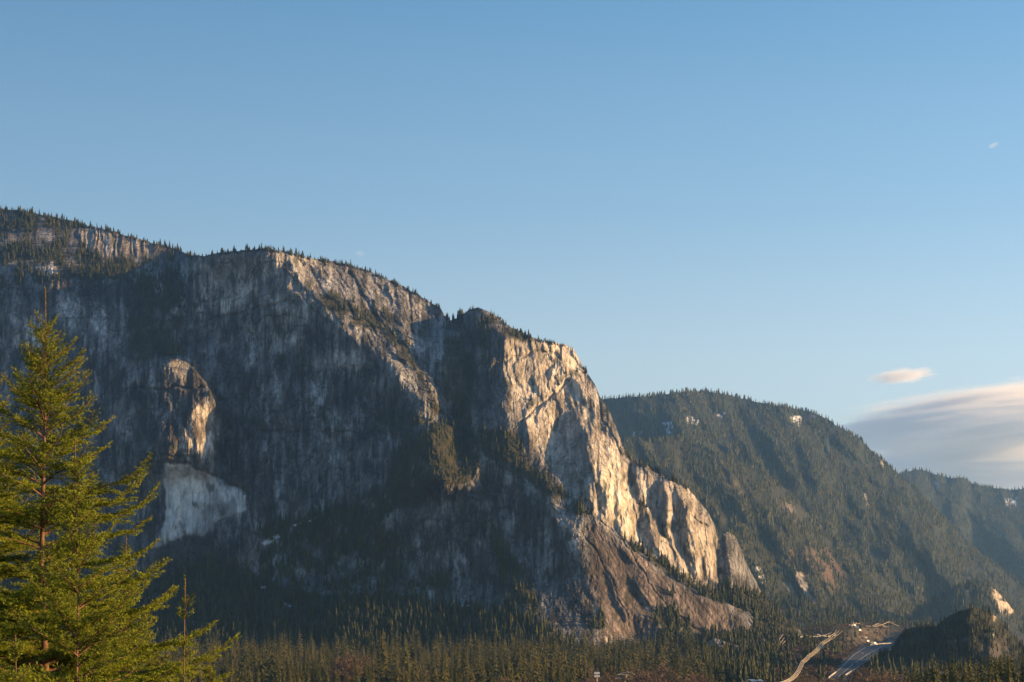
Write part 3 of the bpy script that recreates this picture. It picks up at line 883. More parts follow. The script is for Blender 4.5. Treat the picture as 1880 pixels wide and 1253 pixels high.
stain_and_light([(1084, 850), (1150, 850), (1180, 940), (1180, 1005), (1096, 950)], (.46, .40, .315), .8, 6)  # brightest wall, its golden light painted into the rock
stain_and_light([(1180, 856), (1262, 890), (1318, 985), (1318, 1088), (1240, 1040), (1180, 1000)], (.35, .305, .25), .8, 4)  # right-hand columns warmed in colour as if sunlit
stain_and_light([(845, 590), (930, 615), (930, 700), (896, 780), (855, 770)], (.105, .10, .10), .8, 6)  # second summit's left face: its shade painted into the rock
stain_and_light(apron, (.142, .112, .093), .92, 5)
stain_and_light([(880, 850), (1010, 930), (1070, 1060), (1104, 1180), (960, 1130), (880, 1060)], (.068, .070, .076), .85, 8)  # base left of the apron darkened in colour to deepen its shade
stain_and_light([(740, 900), (890, 890), (900, 1000), (880, 1100), (700, 1060)], (.068, .071, .077), .85, 8)  # same painted shade for the base below the gully
stain_and_light([(150, 418), (300, 450), (312, 470), (180, 470)], (.38, .34, .30), .8, 3)  # hilltop columns lightened in colour where the sun strikes
pn = fbm(SX / 46, SY / 62, 620, 4)
ALB *= (1 + (.50 * smooth01(pn, .16, .24) - .40 * smooth01(-pn, .10, .17)) * shadem_all)[..., None]
pn2 = fbm(SX / 17, SY / 34, 621, 4)
ALB *= (1 + (.26 * smooth01(pn2, .22, .30) - .34 * smooth01(-pn2, .18, .26)) * np.clip(shadem_all + .45, 0, 1) * (1 - .6 * R.poly(apron, 6)))[..., None]
ALB *= (1 + .5 * ARCH * (shadem_all > .3))[..., None]
notap = (1 - .7 * R.poly(apron, 8)) * (1 - .55 * wallm)
# weathering: each joint block its own grey, black water streaks with ragged edges, pale washed bands
bx = PX + 3 * fbm(PX / 14, PY / 30, 501, 3); by = PY + 8 * fbm(PX / 20, PY / 40, 502, 3)
v1, v2, v3 = voronoi(bx / 21, by / 62, 503)
w1, w2, w3 = voronoi(bx / 8, by / 27, 507)
ALB *= ((.66 + .68 * v1) * (.78 + .44 * w1))[..., None]
ALB *= (1 - .5 * (1 - smooth01(v3, .0, .09)) * smooth01(fbm(PX / 40, PY / 40, 509, 3), -.1, .3))[..., None]
st1 = fbm(PX / 3.6 + .5 * NZ, PY / 95, 511, 4) + .55 * fbm(PX / 45, PY / 60, 512, 3)
st2 = fbm(PX / 8.5, PY / 150, 513, 4) + .5 * fbm(PX / 60, PY / 50, 514, 3)
zone = .12 + .70 * smooth01(fbm(PX / 70, PY / 90, 530, 3), -.25, .35)
ALB *= (1 - .42 * zone * smooth01(st1, .12, .42) * notap)[..., None]
ALB *= (1 - .55 * smooth01(st2, .22, .48) * notap)[..., None]
ALB *= (1 + .4 * zone * smooth01(-st1, .25, .65) * notap)[..., None]
ALB *= (1 + 0.22 * fbm(PX / 5, PY / 9, 91, 4))[..., None]
dl = fbm((PX * .81 - PY * .58) / 4.2, (PX * .58 + PY * .81) / 120, 520, 4)
ALB *= (1 + R.poly(apron, 8) * (-.45 * smooth01(dl, .05, .4) + .45 * smooth01(-dl, .15, .5)))[..., None]
# the fresh pale scar keeps cleaner rock
SCAR = [(300, 850), (345, 852), (385, 872), (425, 893), (452, 905), (447, 940), (402, 952), (372, 982), (335, 984), (300, 1002), (284, 1002), (306, 950)]
sm = (R.poly(SCAR, 1.2) * .86)[..., None]
ALB = ALB * (1 - sm) + sm * (np.array([.43, .435, .44]) * (1 + .22 * fbm(PX / 14, PY / 20, 640, 4) - .30 * smooth01(st1, .1, .5))[..., None])
for q, c_, am in (([(372, 935), (396, 912), (432, 922), (440, 950), (395, 955), (375, 975)], (.13, .132, .14), .75), ([(383, 906), (404, 899), (414, 912), (390, 920)], (.15, .15, .155), .6),
                  ([(330, 905), (345, 900), (350, 925), (336, 930)], (.22, .22, .23), .5), ([(283, 1004), (335, 986), (375, 984), (420, 1012), (392, 1062), (290, 1062), (268, 1032)], (.045, .046, .05), .8),
                  ([(300, 846), (345, 848), (400, 876), (448, 891), (447, 898), (398, 883), (345, 856), (300, 854)], (.12, .075, .055), .8)):
    stain_and_light(q, c_, am, 1.5)
ALB = np.clip(ALB, .022, .56)

ALB = np.clip(ALB * (1 + .16 * np.clip(wallm + domem, 0, 1) + .30 * shadem_all)[..., None] * (1 + shadem_all[..., None] * np.array([.05, 0, -.06])), .022, .56)  # sunlit walls brightened, shaded walls lifted and made neutral, in the rock colour
VEGC = np.clip(VEG * 1.15 + 0.0, 0, 1) * smooth01(VEG + .25 * fbm(PX / 6, PY / 6, 61, 3), .25, .55)
VEGC = np.maximum(VEGC, .85 * LEDGE * smooth01(fbm(PX / 8, PY / 8, 141, 3), -.3, .2))
# scrub along the cracks of the shaded walls
VEGC = np.maximum(VEGC, .75 * smooth01(fbm(PX / 22, PY / 45, 131, 5), .42, .72))
M_ROCK = rock_material()
# last snow lying on the ledges
for q in ([(478, 998), (492, 990), (512, 980), (516, 986), (500, 996), (484, 1002)], [(538, 964), (556, 958), (560, 962), (542, 968)], [(566, 956), (578, 953), (578, 957), (568, 960)], [(480, 1075), (490, 1076), (488, 1081), (480, 1080)],
          [(518, 1104), (530, 1110), (546, 1113), (544, 1116), (526, 1114)], [(820, 1118), (830, 1103), (838, 1102), (828, 1116)], [(845, 1112), (868, 1110), (868, 1114), (848, 1116)], [(398, 795), (404, 797), (400, 800)], [(648, 522), (654, 524), (650, 528)]):
    mk = R.poly(q, .8, False) * smooth01(fbm(PX / 4, PY / 4, 660, 3), -.6, -.1)
    ALB = ALB * (1 - mk[..., None]) + mk[..., None] * np.array([.78, .80, .83]); VEGC = VEGC * (1 - mk)
JOINT = np.clip(1 - .75 * R.poly(SCAR, 3) - .55 * R.poly(apron, 6) - .35 * wallm, .2, 1)
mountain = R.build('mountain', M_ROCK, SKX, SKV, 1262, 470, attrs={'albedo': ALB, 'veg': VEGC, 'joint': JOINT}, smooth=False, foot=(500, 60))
tag(mountain, 'huge grey granite cliff mountain with sunlit ridges, dark gully and brown slabs', 'mountain', kind='structure')
# ------------------------------------------------------------------ ground of the valley, one sheet to the horizon
def ground_z(x, y):
    x = np.asarray(x, float); y = np.asarray(y, float)
    z = 1.5 * fbm(x / 160, y / 160, 5, 3)
    z = z + 47 * np.exp(-(np.clip(y, 0, None) / 210.0) ** 2) * (1 + 0 * x) - 0
    near = 22 * np.exp(-((y - 520) / 150.0) ** 2 - ((x - 150) / 90.0) ** 2)            # wooded rise by the road
    m1 = 30 * np.exp(-((y - 2950) / 420.0) ** 2 - ((x - 560) / 120.0) ** 2)             # mound under the poles
    m2 = 22 * np.exp(-((y - 2450) / 300.0) ** 2 - ((x - 330) / 90.0) ** 2)
    m3 = 30 * np.exp(-((y - 3500) / 420.0) ** 2 - ((x - 720) / 190.0) ** 2)
    z = z + near + m1 + m2 + m3
    z = z + 22 * smooth01(y, 5000, 9000)
    return z


def road_mid(y):
    return np.interp(y, [1500, 1640, 1900, 2300, 2700, 3050, 3400], [272, 303, 362, 457, 556, 648, 745])


def road_half(y):
    return np.interp(y, [1500, 1700, 1900, 2300, 2700, 3050, 3400], [7, 8, 10, 19, 25, 20, 12])


def land_z(x, y):
    """ground with the road bed cut in flat"""
    z = ground_z(x, y)
    x = np.asarray(x, float); y = np.asarray(y, float)
    d = np.abs(x - road_mid(y))
    k = smooth01(road_half(y) + 34 - d, 0, 26) * smooth01(y, 1450, 1560) * smooth01(3500 - y, 0, 150)
    return z * (1 - k) + (1.0 + 2.0 * smooth01(y, 1700, 3200)) * k


gy = np.concatenate([np.arange(-200, 700, 20), np.arange(700, 4200, 22), np.arange(4200, 9000, 150), np.arange(9200, 12100, 400)])
gu = np.concatenate([np.linspace(-.72, -.4, 14), np.linspace(-.38, .45, 190), np.linspace(.47, .72, 12)])
GY, GU = np.meshgrid(gy, gu, indexing='ij')
GX = GU * np.clip(GY, 700, None)
GZ = land_z(GX, GY)
V = np.stack([GX, GY, GZ], -1)
idx = np.arange(GY.size).reshape(GY.shape)
fq = np.stack([idx[:-1, :-1], idx[:-1, 1:], idx[1:, 1:], idx[1:, :-1]], -1).reshape(-1, 4)
M_LAND, n_, b_ = new_mat('valley_ground')
f1 = noise_node(n_, mapped(n_, (.012, .012, .012)), 1.0, 8, .65)
f2 = noise_node(n_, mapped(n_, (.11, .11, .11)), 1.0, 6, .7)
c_ = ramp(n_, f1, [(.32, (.028, .032, .016)), (.46, (.05, .045, .022)), (.55, (.10, .072, .042)), (.66, (.13, .095, .06))])
c_ = mix(n_, 'MULTIPLY', .8, c_, ramp(n_, f2, [(.3, .5), (.5, 1.0), (.7, 1.4)]))
n_.links.new(c_, b_.inputs['Base Color'])
bump(n_, b_, f2, 3.0, .8)
ground = mesh_obj('ground', V.reshape(-1, 3), fq, M_LAND, smooth=True)
tag(ground, 'brown and green valley floor below the cliffs', 'ground', kind='structure')

# ------------------------------------------------------------------ wooded hills
M_SLOPE, n_, b_ = new_mat('forest_floor')
f1 = noise_node(n_, mapped(n_, (.006, .006, .006)), 1.0, 8, .65)
f2 = noise_node(n_, mapped(n_, (.05, .05, .05)), 1.0, 6, .7)
alb_ = attr(n_, 'albedo')
c_ = mix(n_, 'MULTIPLY', .9, alb_, ramp(n_, f1, [(.3, .55), (.5, 1.0), (.7, 1.5)]))
c_ = mix(n_, 'MULTIPLY', .7, c_, ramp(n_, f2, [(.3, .5), (.5, 1.0), (.7, 1.4)]))
n_.links.new(c_, b_.inputs['Base Color'])
bump(n_, b_, f2, 6.0, .7)

rgH = np.random.default_rng(44)


def hill(name, label, skyl, x0, x1, y0, y1, Y, slope, turn, seed, ridge_px, ridge_amp, rows, step=2.5, lean=0.5, col=(.021, .026, .014), polys=(), stains=(), back=(80, 300, 800, 1500), foot=None):
    H = Relief(x0, x1, y0, y1, step, Y, seed=seed, warp=7)
    sx = [a for a, _ in skyl]; sv = [b for _, b in skyl]
    tp = np.interp(H.PX, sx, sv)
    d = np.clip(H.PY - tp, 0, None)
    base = Y + slope * Y / F * (np.mean(sv) - H.PY) + turn * Y / F * (H.PX - (x0 + x1) / 2)
    base = base + 0.10 * Y * np.exp(-d / 60.0)
    gx = np.gradient(base, axis=1) / H.m; gz = np.clip(-np.gradient(base, axis=0) / H.m, .1, 4)
    # spurs running down to the right
    ca, sa = math.cos(lean), math.sin(lean)
    u = H.WX * ca - H.WY * sa; v = H.WX * sa + H.WY * ca
    rr = fbm(u / ridge_px, v / (ridge_px * 3.2), seed + 5, 4)
    base = base - ridge_amp * rr
    gx = np.gradient(base, axis=1) / H.m; gz = np.clip(-np.gradient(base, axis=0) / H.m, .1, 4)
    for q, a, b, soft in polys:
        mk = H.poly(q, soft)
        gx = gx * (1 - mk) + mk * (a + .5 * (gx - a)); gz = gz * (1 - mk) + mk * b
    H.solve(base, gx, gz, 160.0)
    H.D = np.clip(H.D, 0.45 * Y, 1.8 * Y)
    alb = np.ones(H.PX.shape + (3,)) * np.array(col)
    H.bare = np.zeros(H.PX.shape)
    for q, c, soft, bare in stains:
        q = np.array(q, float)
        if c[0] > .7:                                   # snow lies in broken patches
            q = q.mean(0) + (q - q.mean(0)) * 1.7
            mk = H.poly(q, 1.2, False) * smooth01(fbm(H.PX / 4.5, H.PY / 5, seed + 31, 3), -.15, .25)
        else:
            mk = H.poly(q, soft) * smooth01(fbm(H.PX / 9, H.PY / 14, seed + 31, 3), -.45, -.1) if bare < 1.5 else H.poly(q, soft)
        cc = np.array(c) * (1 - (.6 * smooth01(fbm(H.PX / 2.6, H.PY / 11, seed + 51, 3), 0, .5) if .2 < c[0] < .7 else 0 * H.PX))[..., None]
        alb = alb * (1 - mk[..., None]) + mk[..., None] * cc
        H.bare = np.maximum(H.bare, mk * min(bare, 1))
    o = H.build(name, M_SLOPE, sx, sv, y1, rows, back=back, attrs={'albedo': alb}, smooth=True, rough=1.5, foot=foot)
    tag(o, label, 'hill', kind='structure')
    H.skx, H.skv = sx, sv
    return H


ROCKC = (.34, .30, .25); SNOWC = (.75, .77, .80)
H1 = hill('hill', 'long forested hill with snow patches rising behind the sunlit cliff',
          [(1020, 748), (1080, 738), (1110, 733), (1140, 730), (1180, 729), (1210, 725), (1250, 720), (1290, 718), (1330, 724), (1370, 734), (1410, 742), (1450, 748), (1490, 758), (1520, 771), (1550, 790),
           (1580, 808), (1600, 828), (1625, 848), (1645, 866), (1690, 908), (1730, 952), (1780, 1003), (1820, 1033), (1860, 1063), (1920, 1100), (2000, 1125)],
          1020, 2000, 690, 1160, 6300, 1.5, 0.25, 61, 75, 190, 230, lean=.55,
          stains=[([(1222, 781), (1232, 778), (1236, 790), (1228, 796)], SNOWC, .5, 2), ([(1264, 768), (1280, 768), (1278, 776), (1266, 776)], SNOWC, .5, 2), ([(1456, 768), (1468, 767), (1466, 777), (1458, 776)], SNOWC, .5, 2),
                  ([(1162, 795), (1174, 794), (1174, 798), (1164, 799)], SNOWC, .5, 2), ([(1490, 762), (1499, 765), (1492, 768)], SNOWC, .4, 2), ([(1318, 762), (1330, 760), (1328, 766)], SNOWC, .4, 2),
                  ([(1612, 840), (1618, 843), (1622, 858), (1616, 852)], ROCKC, 1, 2), ([(1580, 905), (1590, 912), (1598, 935), (1590, 930)], ROCKC, 1, 1)])
H2 = hill('hill', 'hazy wooded ridge beyond the long forested hill',
          [(1560, 905), (1620, 880), (1650, 870), (1680, 862), (1710, 868), (1740, 878), (1765, 876), (1790, 890), (1830, 896), (1860, 900), (1890, 898), (1980, 905), (2060, 900), (2160, 912)],
          1560, 2160, 830, 1160, 8600, 1.4, 0.3, 62, 60, 200, 130, lean=.5,
          stains=[([(1715, 880), (1722, 882), (1720, 900), (1714, 896)], ROCKC, 1, 1), ([(1850, 920), (1866, 918), (1864, 928), (1852, 928)], SNOWC, .6, 1.6)])
H3 = hill('hill', 'lower wooded shoulder catching the sun in front of the long hill',
          [(1090, 836), (1150, 806), (1200, 812), (1245, 805), (1290, 818), (1330, 838), (1400, 866), (1450, 904), (1490, 950), (1530, 985), (1560, 1010), (1600, 1045), (1640, 1080), (1680, 1105), (1720, 1128)],
          1090, 1720, 780, 1170, 5000, 1.5, 0.45, 63, 60, 130, 200, lean=.6, col=(.030, .032, .015),
          stains=[([(1440, 1010), (1500, 1000), (1560, 1030), (1540, 1080), (1470, 1070)], (.11, .075, .05), 8, .3), ([(1388, 1050), (1396, 1048), (1406, 1066), (1404, 1072), (1396, 1064)], SNOWC, .5, 2),
                  ([(1440, 1070), (1450, 1074), (1468, 1105), (1460, 1108), (1446, 1092)], ROCKC, .8, 2), ([(1456, 1052), (1470, 1050), (1482, 1085), (1502, 1104), (1498, 1114), (1484, 1106), (1466, 1080)], ROCKC, .8, 1.6),
                  ([(1300, 870), (1340, 880), (1390, 920), (1350, 910)], (.10, .075, .05), 6, .3), ([(1425, 910), (1450, 930), (1470, 960), (1440, 940)], (.15, .12, .10), 4, .4)])
H4 = hill('hill', 'wooded foot slope in the valley beside the power line',
          [(1330, 1096), (1380, 1088), (1420, 1094), (1470, 1108), (1520, 1118), (1580, 1128), (1640, 1141), (1680, 1152)],
          1330, 1680, 1060, 1200, 3700, 2.2, 0.5, 64, 40, 30, 60, lean=.3, back=(60, 200, 500), col=(.034, .036, .018))
H5 = hill('hill', 'small far knoll with one bare sunlit rock face',
          [(1600, 1150), (1660, 1138), (1700, 1112), (1730, 1092), (1760, 1078), (1790, 1073), (1815, 1075), (1835, 1088), (1850, 1108), (1862, 1122), (1880, 1128), (1940, 1136), (2040, 1132), (2160, 1140)],
          1600, 2160, 1050, 1190, 4300, 0.9, 0.1, 65, 40, 40, 80, lean=.3, back=(60, 200, 400), col=(.030, .033, .02),
          polys=[([(1814, 1070), (1836, 1084), (1866, 1124), (1846, 1130), (1828, 1122), (1816, 1096)], 1.1, .5, 1.5), ([(1700, 1100), (1800, 1070), (1812, 1080), (1814, 1110), (1720, 1150)], -.9, .8, 3)],
          stains=[([(1815, 1076), (1835, 1086), (1864, 1122), (1846, 1127), (1830, 1122), (1818, 1098)], (.42, .36, .29), 1, 1), ([(1776, 1086), (1784, 1086), (1784, 1100), (1778, 1098)], (.3, .26, .2), 1, 1)])
H6 = hill('hill', 'dark wooded knoll standing in shade above the road',
          [(1575, 1240), (1592, 1226), (1612, 1212), (1630, 1200), (1643, 1186), (1650, 1168), (1662, 1156), (1684, 1151), (1716, 1151), (1730, 1140), (1745, 1130), (1770, 1119), (1790, 1115), (1815, 1122), (1830, 1133), (1842, 1146), (1856, 1160), (1872, 1180), (1890, 1196), (1940, 1214), (2040, 1220), (2120, 1226)],
          1575, 2120, 1090, 1262, 1700, 1.0, -0.05, 66, 40, 30, 120, lean=.2, back=(60, 200, 400), col=(.026, .028, .017),
          polys=[([(1560, 1180), (1700, 1140), (1760, 1110), (1830, 1125), (1826, 1190), (1700, 1262), (1560, 1262)], -.75, 1.0, 6), ([(1830, 1125), (1856, 1152), (1900, 1210), (1860, 1230), (1830, 1190)], .7, .9, 3)],
          stains=[([(1822, 1128), (1830, 1130), (1830, 1140), (1824, 1138)], (.45, .36, .22), 1, 2), ([(1740, 1178), (1790, 1172), (1796, 1178), (1745, 1186)], (.11, .09, .07), 2, .6), ([(1806, 1164), (1824, 1160), (1822, 1168), (1808, 1170)], (.2, .2, .2), 1, .8),
                  ([(1780, 1185), (1850, 1170), (1870, 1210), (1800, 1220)], (.075, .065, .06), 5, .4)], foot=(300, 60))


def scatter(H, n, x0, x1, y0, y1, dens, rg, hmin, hmax, sink=0.3):
    """trees over a slope: n tries, kept with chance dens(px, py); even over the slope's area in the picture"""
    px = rg.uniform(x0, x1, n); py = rg.uniform(y0, y1, n)
    tp = np.interp(px, H.top_x, H.top_y)
    k = (py > tp + 0.5) & (rg.random(n) < dens(px, py))
    px = px[k]; py = py[k]
    p = H.point(px, py)
    h = rg.uniform(hmin, hmax, len(px)) * rg.uniform(.8, 1.15, len(px))
    p[:, 2] -= sink
    return p, h


def clump(seed, sc_):
    return lambda px, py: np.clip(.62 + .9 * fbm(px / sc_, py / sc_, seed, 3), 0.05, 1)


def keep_bare(H, f):
    return lambda px, py: f(px, py) * (1 - H.sample(H.bare, px, py))


for H, name, n, x1, y1, hh, seed, lab in ((H1, 'forest', 52000, 1910, 1150, (12, 22), 1, 'dense conifer forest covering the long far hill'), (H2, 'forest', 19000, 2150, 1120, (14, 23), 2, 'conifer forest on the hazy ridge at the back'),
                                    (H3, 'forest', 30000, 1720, 1165, (11, 20), 3, 'sunlit conifer forest on the lower wooded shoulder'), (H5, 'forest', 3200, 2150, 1180, (12, 20), 5, 'dark trees on the small far knoll')):
    cl = clump(seed + 70, 28)
    p, h = scatter(H, n, H.skx[0], x1, min(H.skv) - 4, y1, keep_bare(H, cl), rgH, *hh)
    # rim of trees along the skyline
    m = int((H.skx[-1] - H.skx[0]) / 2.6)
    qx = rgH.uniform(H.skx[0], H.skx[-1], m)
    qp = H.point(qx, np.interp(qx, H.top_x, H.top_y) + .8)
    p = np.concatenate([p, qp]); h = np.concatenate([h, rgH.uniform(hh[0] * .6, hh[1], m)])
    forest(name, p, h, FAR_TREES, M_FAR, lab, seed)
for H, n, x1, y1, hh, seed, lab in ((H4, 2600, 1680, 1195, (17, 27), 4, 'olive conifer wood on the foot slope by the power line'), (H6, 5400, 2110, 1262, (4, 9), 6, 'shaded conifers on the dark knoll above the road')):
    p, h = scatter(H, n, H.skx[0], x1, min(H.skv) - 4, y1, keep_bare(H, clump(seed + 70, 22)), rgH, *hh)
    forest('forest', p, h, MID_TREES, M_FOREST, lab, seed)
# ------------------------------------------------------------------ bare rock outcrops below the apron
def outcrop(name, label, skyl, x0, x1, y1, Y, seed, lean, stains_, lobes=()):
    O = Relief(x0, x1, min(b for _, b in skyl) - 20, y1, 1.2, Y, seed=seed, warp=2.5)
    sx = [a for a, _ in skyl]; sv = [b for _, b in skyl]
    tp = np.interp(O.PX, sx, sv); d = np.clip(O.PY - tp, 0, None)
    mid = (sx[0] + sx[-1]) / 2
    base = Y + 45 * np.exp(-d / 14.0) - .9 * O.m / O.step * d * 1.3 + .0008 * (O.PX - mid) ** 2 * 10
    ca, sa = math.cos(lean), math.sin(lean)
    u = O.WX * ca - O.WY * sa; v = O.WX * sa + O.WY * ca
    base = base + 5 * fbm(u / 11, v / 40, seed, 4)
    gx = np.gradient(base, axis=1) / O.m; gz = np.clip(-np.gradient(base, axis=0) / O.m, .1, 3)
    a, b, e = voronoi(u / 8, v / 26, seed + 3)
    gx = gx + .8 * (a - .5); gz = gz + .4 * (b - .5)
    for q, g1, g2 in lobes:
        mk = O.poly(q, 1); gx = gx * (1 - mk) + mk * g1; gz = gz * (1 - mk) + mk * g2
    O.solve(base, gx, gz, 60.0)
    O.D = O.D + .8 * ridged(u / 4.5, v / 40, seed + 9, 3) + .5 * fbm(O.PX / 3, O.PY / 5, seed + 11, 3)
    alb = np.ones(O.PX.shape + (3,)) * np.array([.27, .215, .17]) * (1 + .35 * fbm(u / 5, v / 30, seed + 12, 3))[..., None]
    vg = smooth01(fbm(O.PX / 7, O.PY / 6, seed + 15, 4), .35, .6)
    for q, c in stains_:
        mk = O.poly(q, 1.5)[..., None]; alb = alb * (1 - mk) + mk * np.array(c)
    o = O.build(name, M_ROCK, sx, sv, y1, 70, back=(15, 60, 160), attrs={'albedo': np.clip(alb, .03, .5), 'veg': vg, 'joint': vg * 0 + .5}, smooth=False, rough=.8, foot=(120, 30))
    tag(o, label, 'rock outcrop', kind='structure')
    return O


outcrop('rock_outcrop', 'rounded brown rock outcrop lying below the foot of the apron slabs',
        [(1288, 1200), (1300, 1178), (1312, 1172), (1335, 1180), (1350, 1184), (1362, 1183), (1378, 1186), (1390, 1194), (1405, 1201), (1422, 1210), (1440, 1222)], 1288, 1440, 1256, 2150, 81, .6,
        [([(1302, 1214), (1325, 1220), (1350, 1216), (1340, 1232), (1305, 1228)], (.10, .08, .07))],
        [([(1305, 1178), (1350, 1186), (1372, 1208), (1352, 1222), (1328, 1214), (1305, 1196)], .25, .9), ([(1352, 1184), (1380, 1188), (1390, 1206), (1372, 1228), (1362, 1204)], .85, .7)])
outcrop('rock_outcrop', 'small ochre rock outcrop in front, at the foot of the leaning poles',
        [(1366, 1236), (1378, 1221), (1392, 1217), (1406, 1220), (1416, 1228), (1424, 1236), (1434, 1246)], 1366, 1434, 1262, 1980, 93, .7,
        [([(1388, 1216), (1404, 1218), (1410, 1226), (1392, 1224)], (.36, .29, .12))])
# ------------------------------------------------------------------ trees on the mountain
rgC = np.random.default_rng(90)
VB = blur(VEG, 1)


def mtn_dens(px, py):
    return np.clip(R.sample(VB, px, py) * 1.15 - .15, 0, 1)


def mountain_trees(n, x0, x1, y0, y1, h0, h1, dens=mtn_dens):
    return scatter(R, n, x0, x1, y0, y1, dens, rgC, h0, h1, .4)


sets = [mountain_trees(4400, -180, 345, 372, 545, 8, 17),               # wooded hilltop
        mountain_trees(6000, 220, 1100, 470, 1010, 7, 16),              # ledges
        mountain_trees(2600, 1080, 1460, 815, 1180, 9, 17),
        mountain_trees(14000, -180, 1400, 940, 1255, 11, 21)]
# rim trees along the skyline
for x0, x1, n, a, b in ((-100, 345, 330, 6, 15), (340, 640, 330, 6, 13), (640, 822, 190, 5, 11), (818, 850, 26, 14, 24), (848, 880, 30, 5, 9), (905, 1046, 150, 5, 11), (1070, 1086, 12, 8, 15), (1140, 1262, 90, 8, 14)):
    qx = rgC.uniform(x0, x1, int(n * 1.5))
    qx = qx[rgC.random(len(qx)) < np.clip(.62 + 1.3 * fbm(qx / 15, qx * 0, 700, 3), .08, 1)]
    n = len(qx)
    qp = R.point(qx, np.interp(qx, R.top_x, R.top_y) + rgC.uniform(.2, 5, n))
    sets.append((qp, rgC.uniform(a * .55, b * .8, n) * np.clip(.95 + .8 * fbm(qx / 9, qx * 0 + 5, 701, 2), .5, 1.5)))
# single trees on cracks and ledges
sets.append(mountain_trees(2600, -100, 1320, 470, 1000, 5, 10, lambda px, py: .5 * smooth01(R.sample(VEGC, px, py), .35, .8)))
# the tall ones on top of the prow
qx = np.array([292, 300, 306, 312, 316, 322, 330, 338, 353, 357, 385, 270, 280]); qy = np.array([655, 655, 654, 653, 652, 653, 654, 655, 672, 680, 728, 660, 658])
sets.append((R.point(qx.astype(float), qy.astype(float)), np.array([15, 22, 20, 33, 26, 24, 16, 14, 16, 10, 12, 11, 14.])))
p = np.concatenate([a for a, _ in sets]); h = np.concatenate([b for _, b in sets])
forest('forest', p, h, MID_TREES, M_FOREST, 'conifers on the ledges, rim and foot of the granite mountain', 21)
# ------------------------------------------------------------------ firs standing close to the camera
M_BARK = simple_mat('fir_bark', (.15, .085, .055), .9, 0, .35, 18)
M_NEEDLE = leaf_material('fir_needles', (.017, .035, .007), (.215, .250, .020), 0.10)  # new growth lighter; range widened to paint sunlit tips and shaded interior


def tube(path, rad, sides=6):
    path = np.asarray(path, float); n = len(path)
    V = []; T = []
    for i in range(n):
        d = path[min(i + 1, n - 1)] - path[max(i - 1, 0)]
        d /= np.linalg.norm(d) + 1e-9
        a = np.cross(d, [0.3, 0.9, 0.2]); a /= np.linalg.norm(a) + 1e-9
        b = np.cross(d, a)
        for k in range(sides):
            t = 6.2832 * k / sides
            V.append(path[i] + rad[i] * (math.cos(t) * a + math.sin(t) * b))
    for i in range(n - 1):
        for k in range(sides):
            p, q = i * sides + k, i * sides + (k + 1) % sides
            T += [(p, q, q + sides), (p, q + sides, p + sides)]
    return V, T


def needles(segs, rg, pitch, length, width):
    """segs: rows of p0, p1, tint; needles stand round each twig, swept forward"""
    s = np.asarray([np.concatenate([a, b, [t]]) for a, b, t in segs])
    p0 = s[:, :3]; d = s[:, 3:6] - p0
    L = np.linalg.norm(d, axis=1)
    cnt = np.maximum((L / pitch).astype(int), 1)
    i = np.repeat(np.arange(len(s)), cnt)
    n = len(i)
    u = rg.random(n)
    ax = d[i] / (L[i][:, None] + 1e-9)
    base = p0[i] + d[i] * u[:, None]
    rnd = rg.normal(size=(n, 3)); rnd[:, 2] *= .75
    r = rnd - (rnd * ax).sum(1)[:, None] * ax
    r /= np.linalg.norm(r, axis=1)[:, None] + 1e-9
    dirn = r * .80 + ax * .62
    ln = length * rg.uniform(.7, 1.2, n)
    tip = base + dirn * ln[:, None]
    side = np.cross(dirn, rg.normal(size=(n, 3)))
    side /= np.linalg.norm(side, axis=1)[:, None] + 1e-9
    w_ = width * .5
    V = np.stack([base - side * w_, base + side * w_, tip], 1).reshape(-1, 3)
    T = np.arange(n * 3).reshape(-1, 3)
    tint = np.repeat(np.clip(s[i, 6] + rg.uniform(-.2, .2, n), 0, 1), 3)
    return V, T, tint


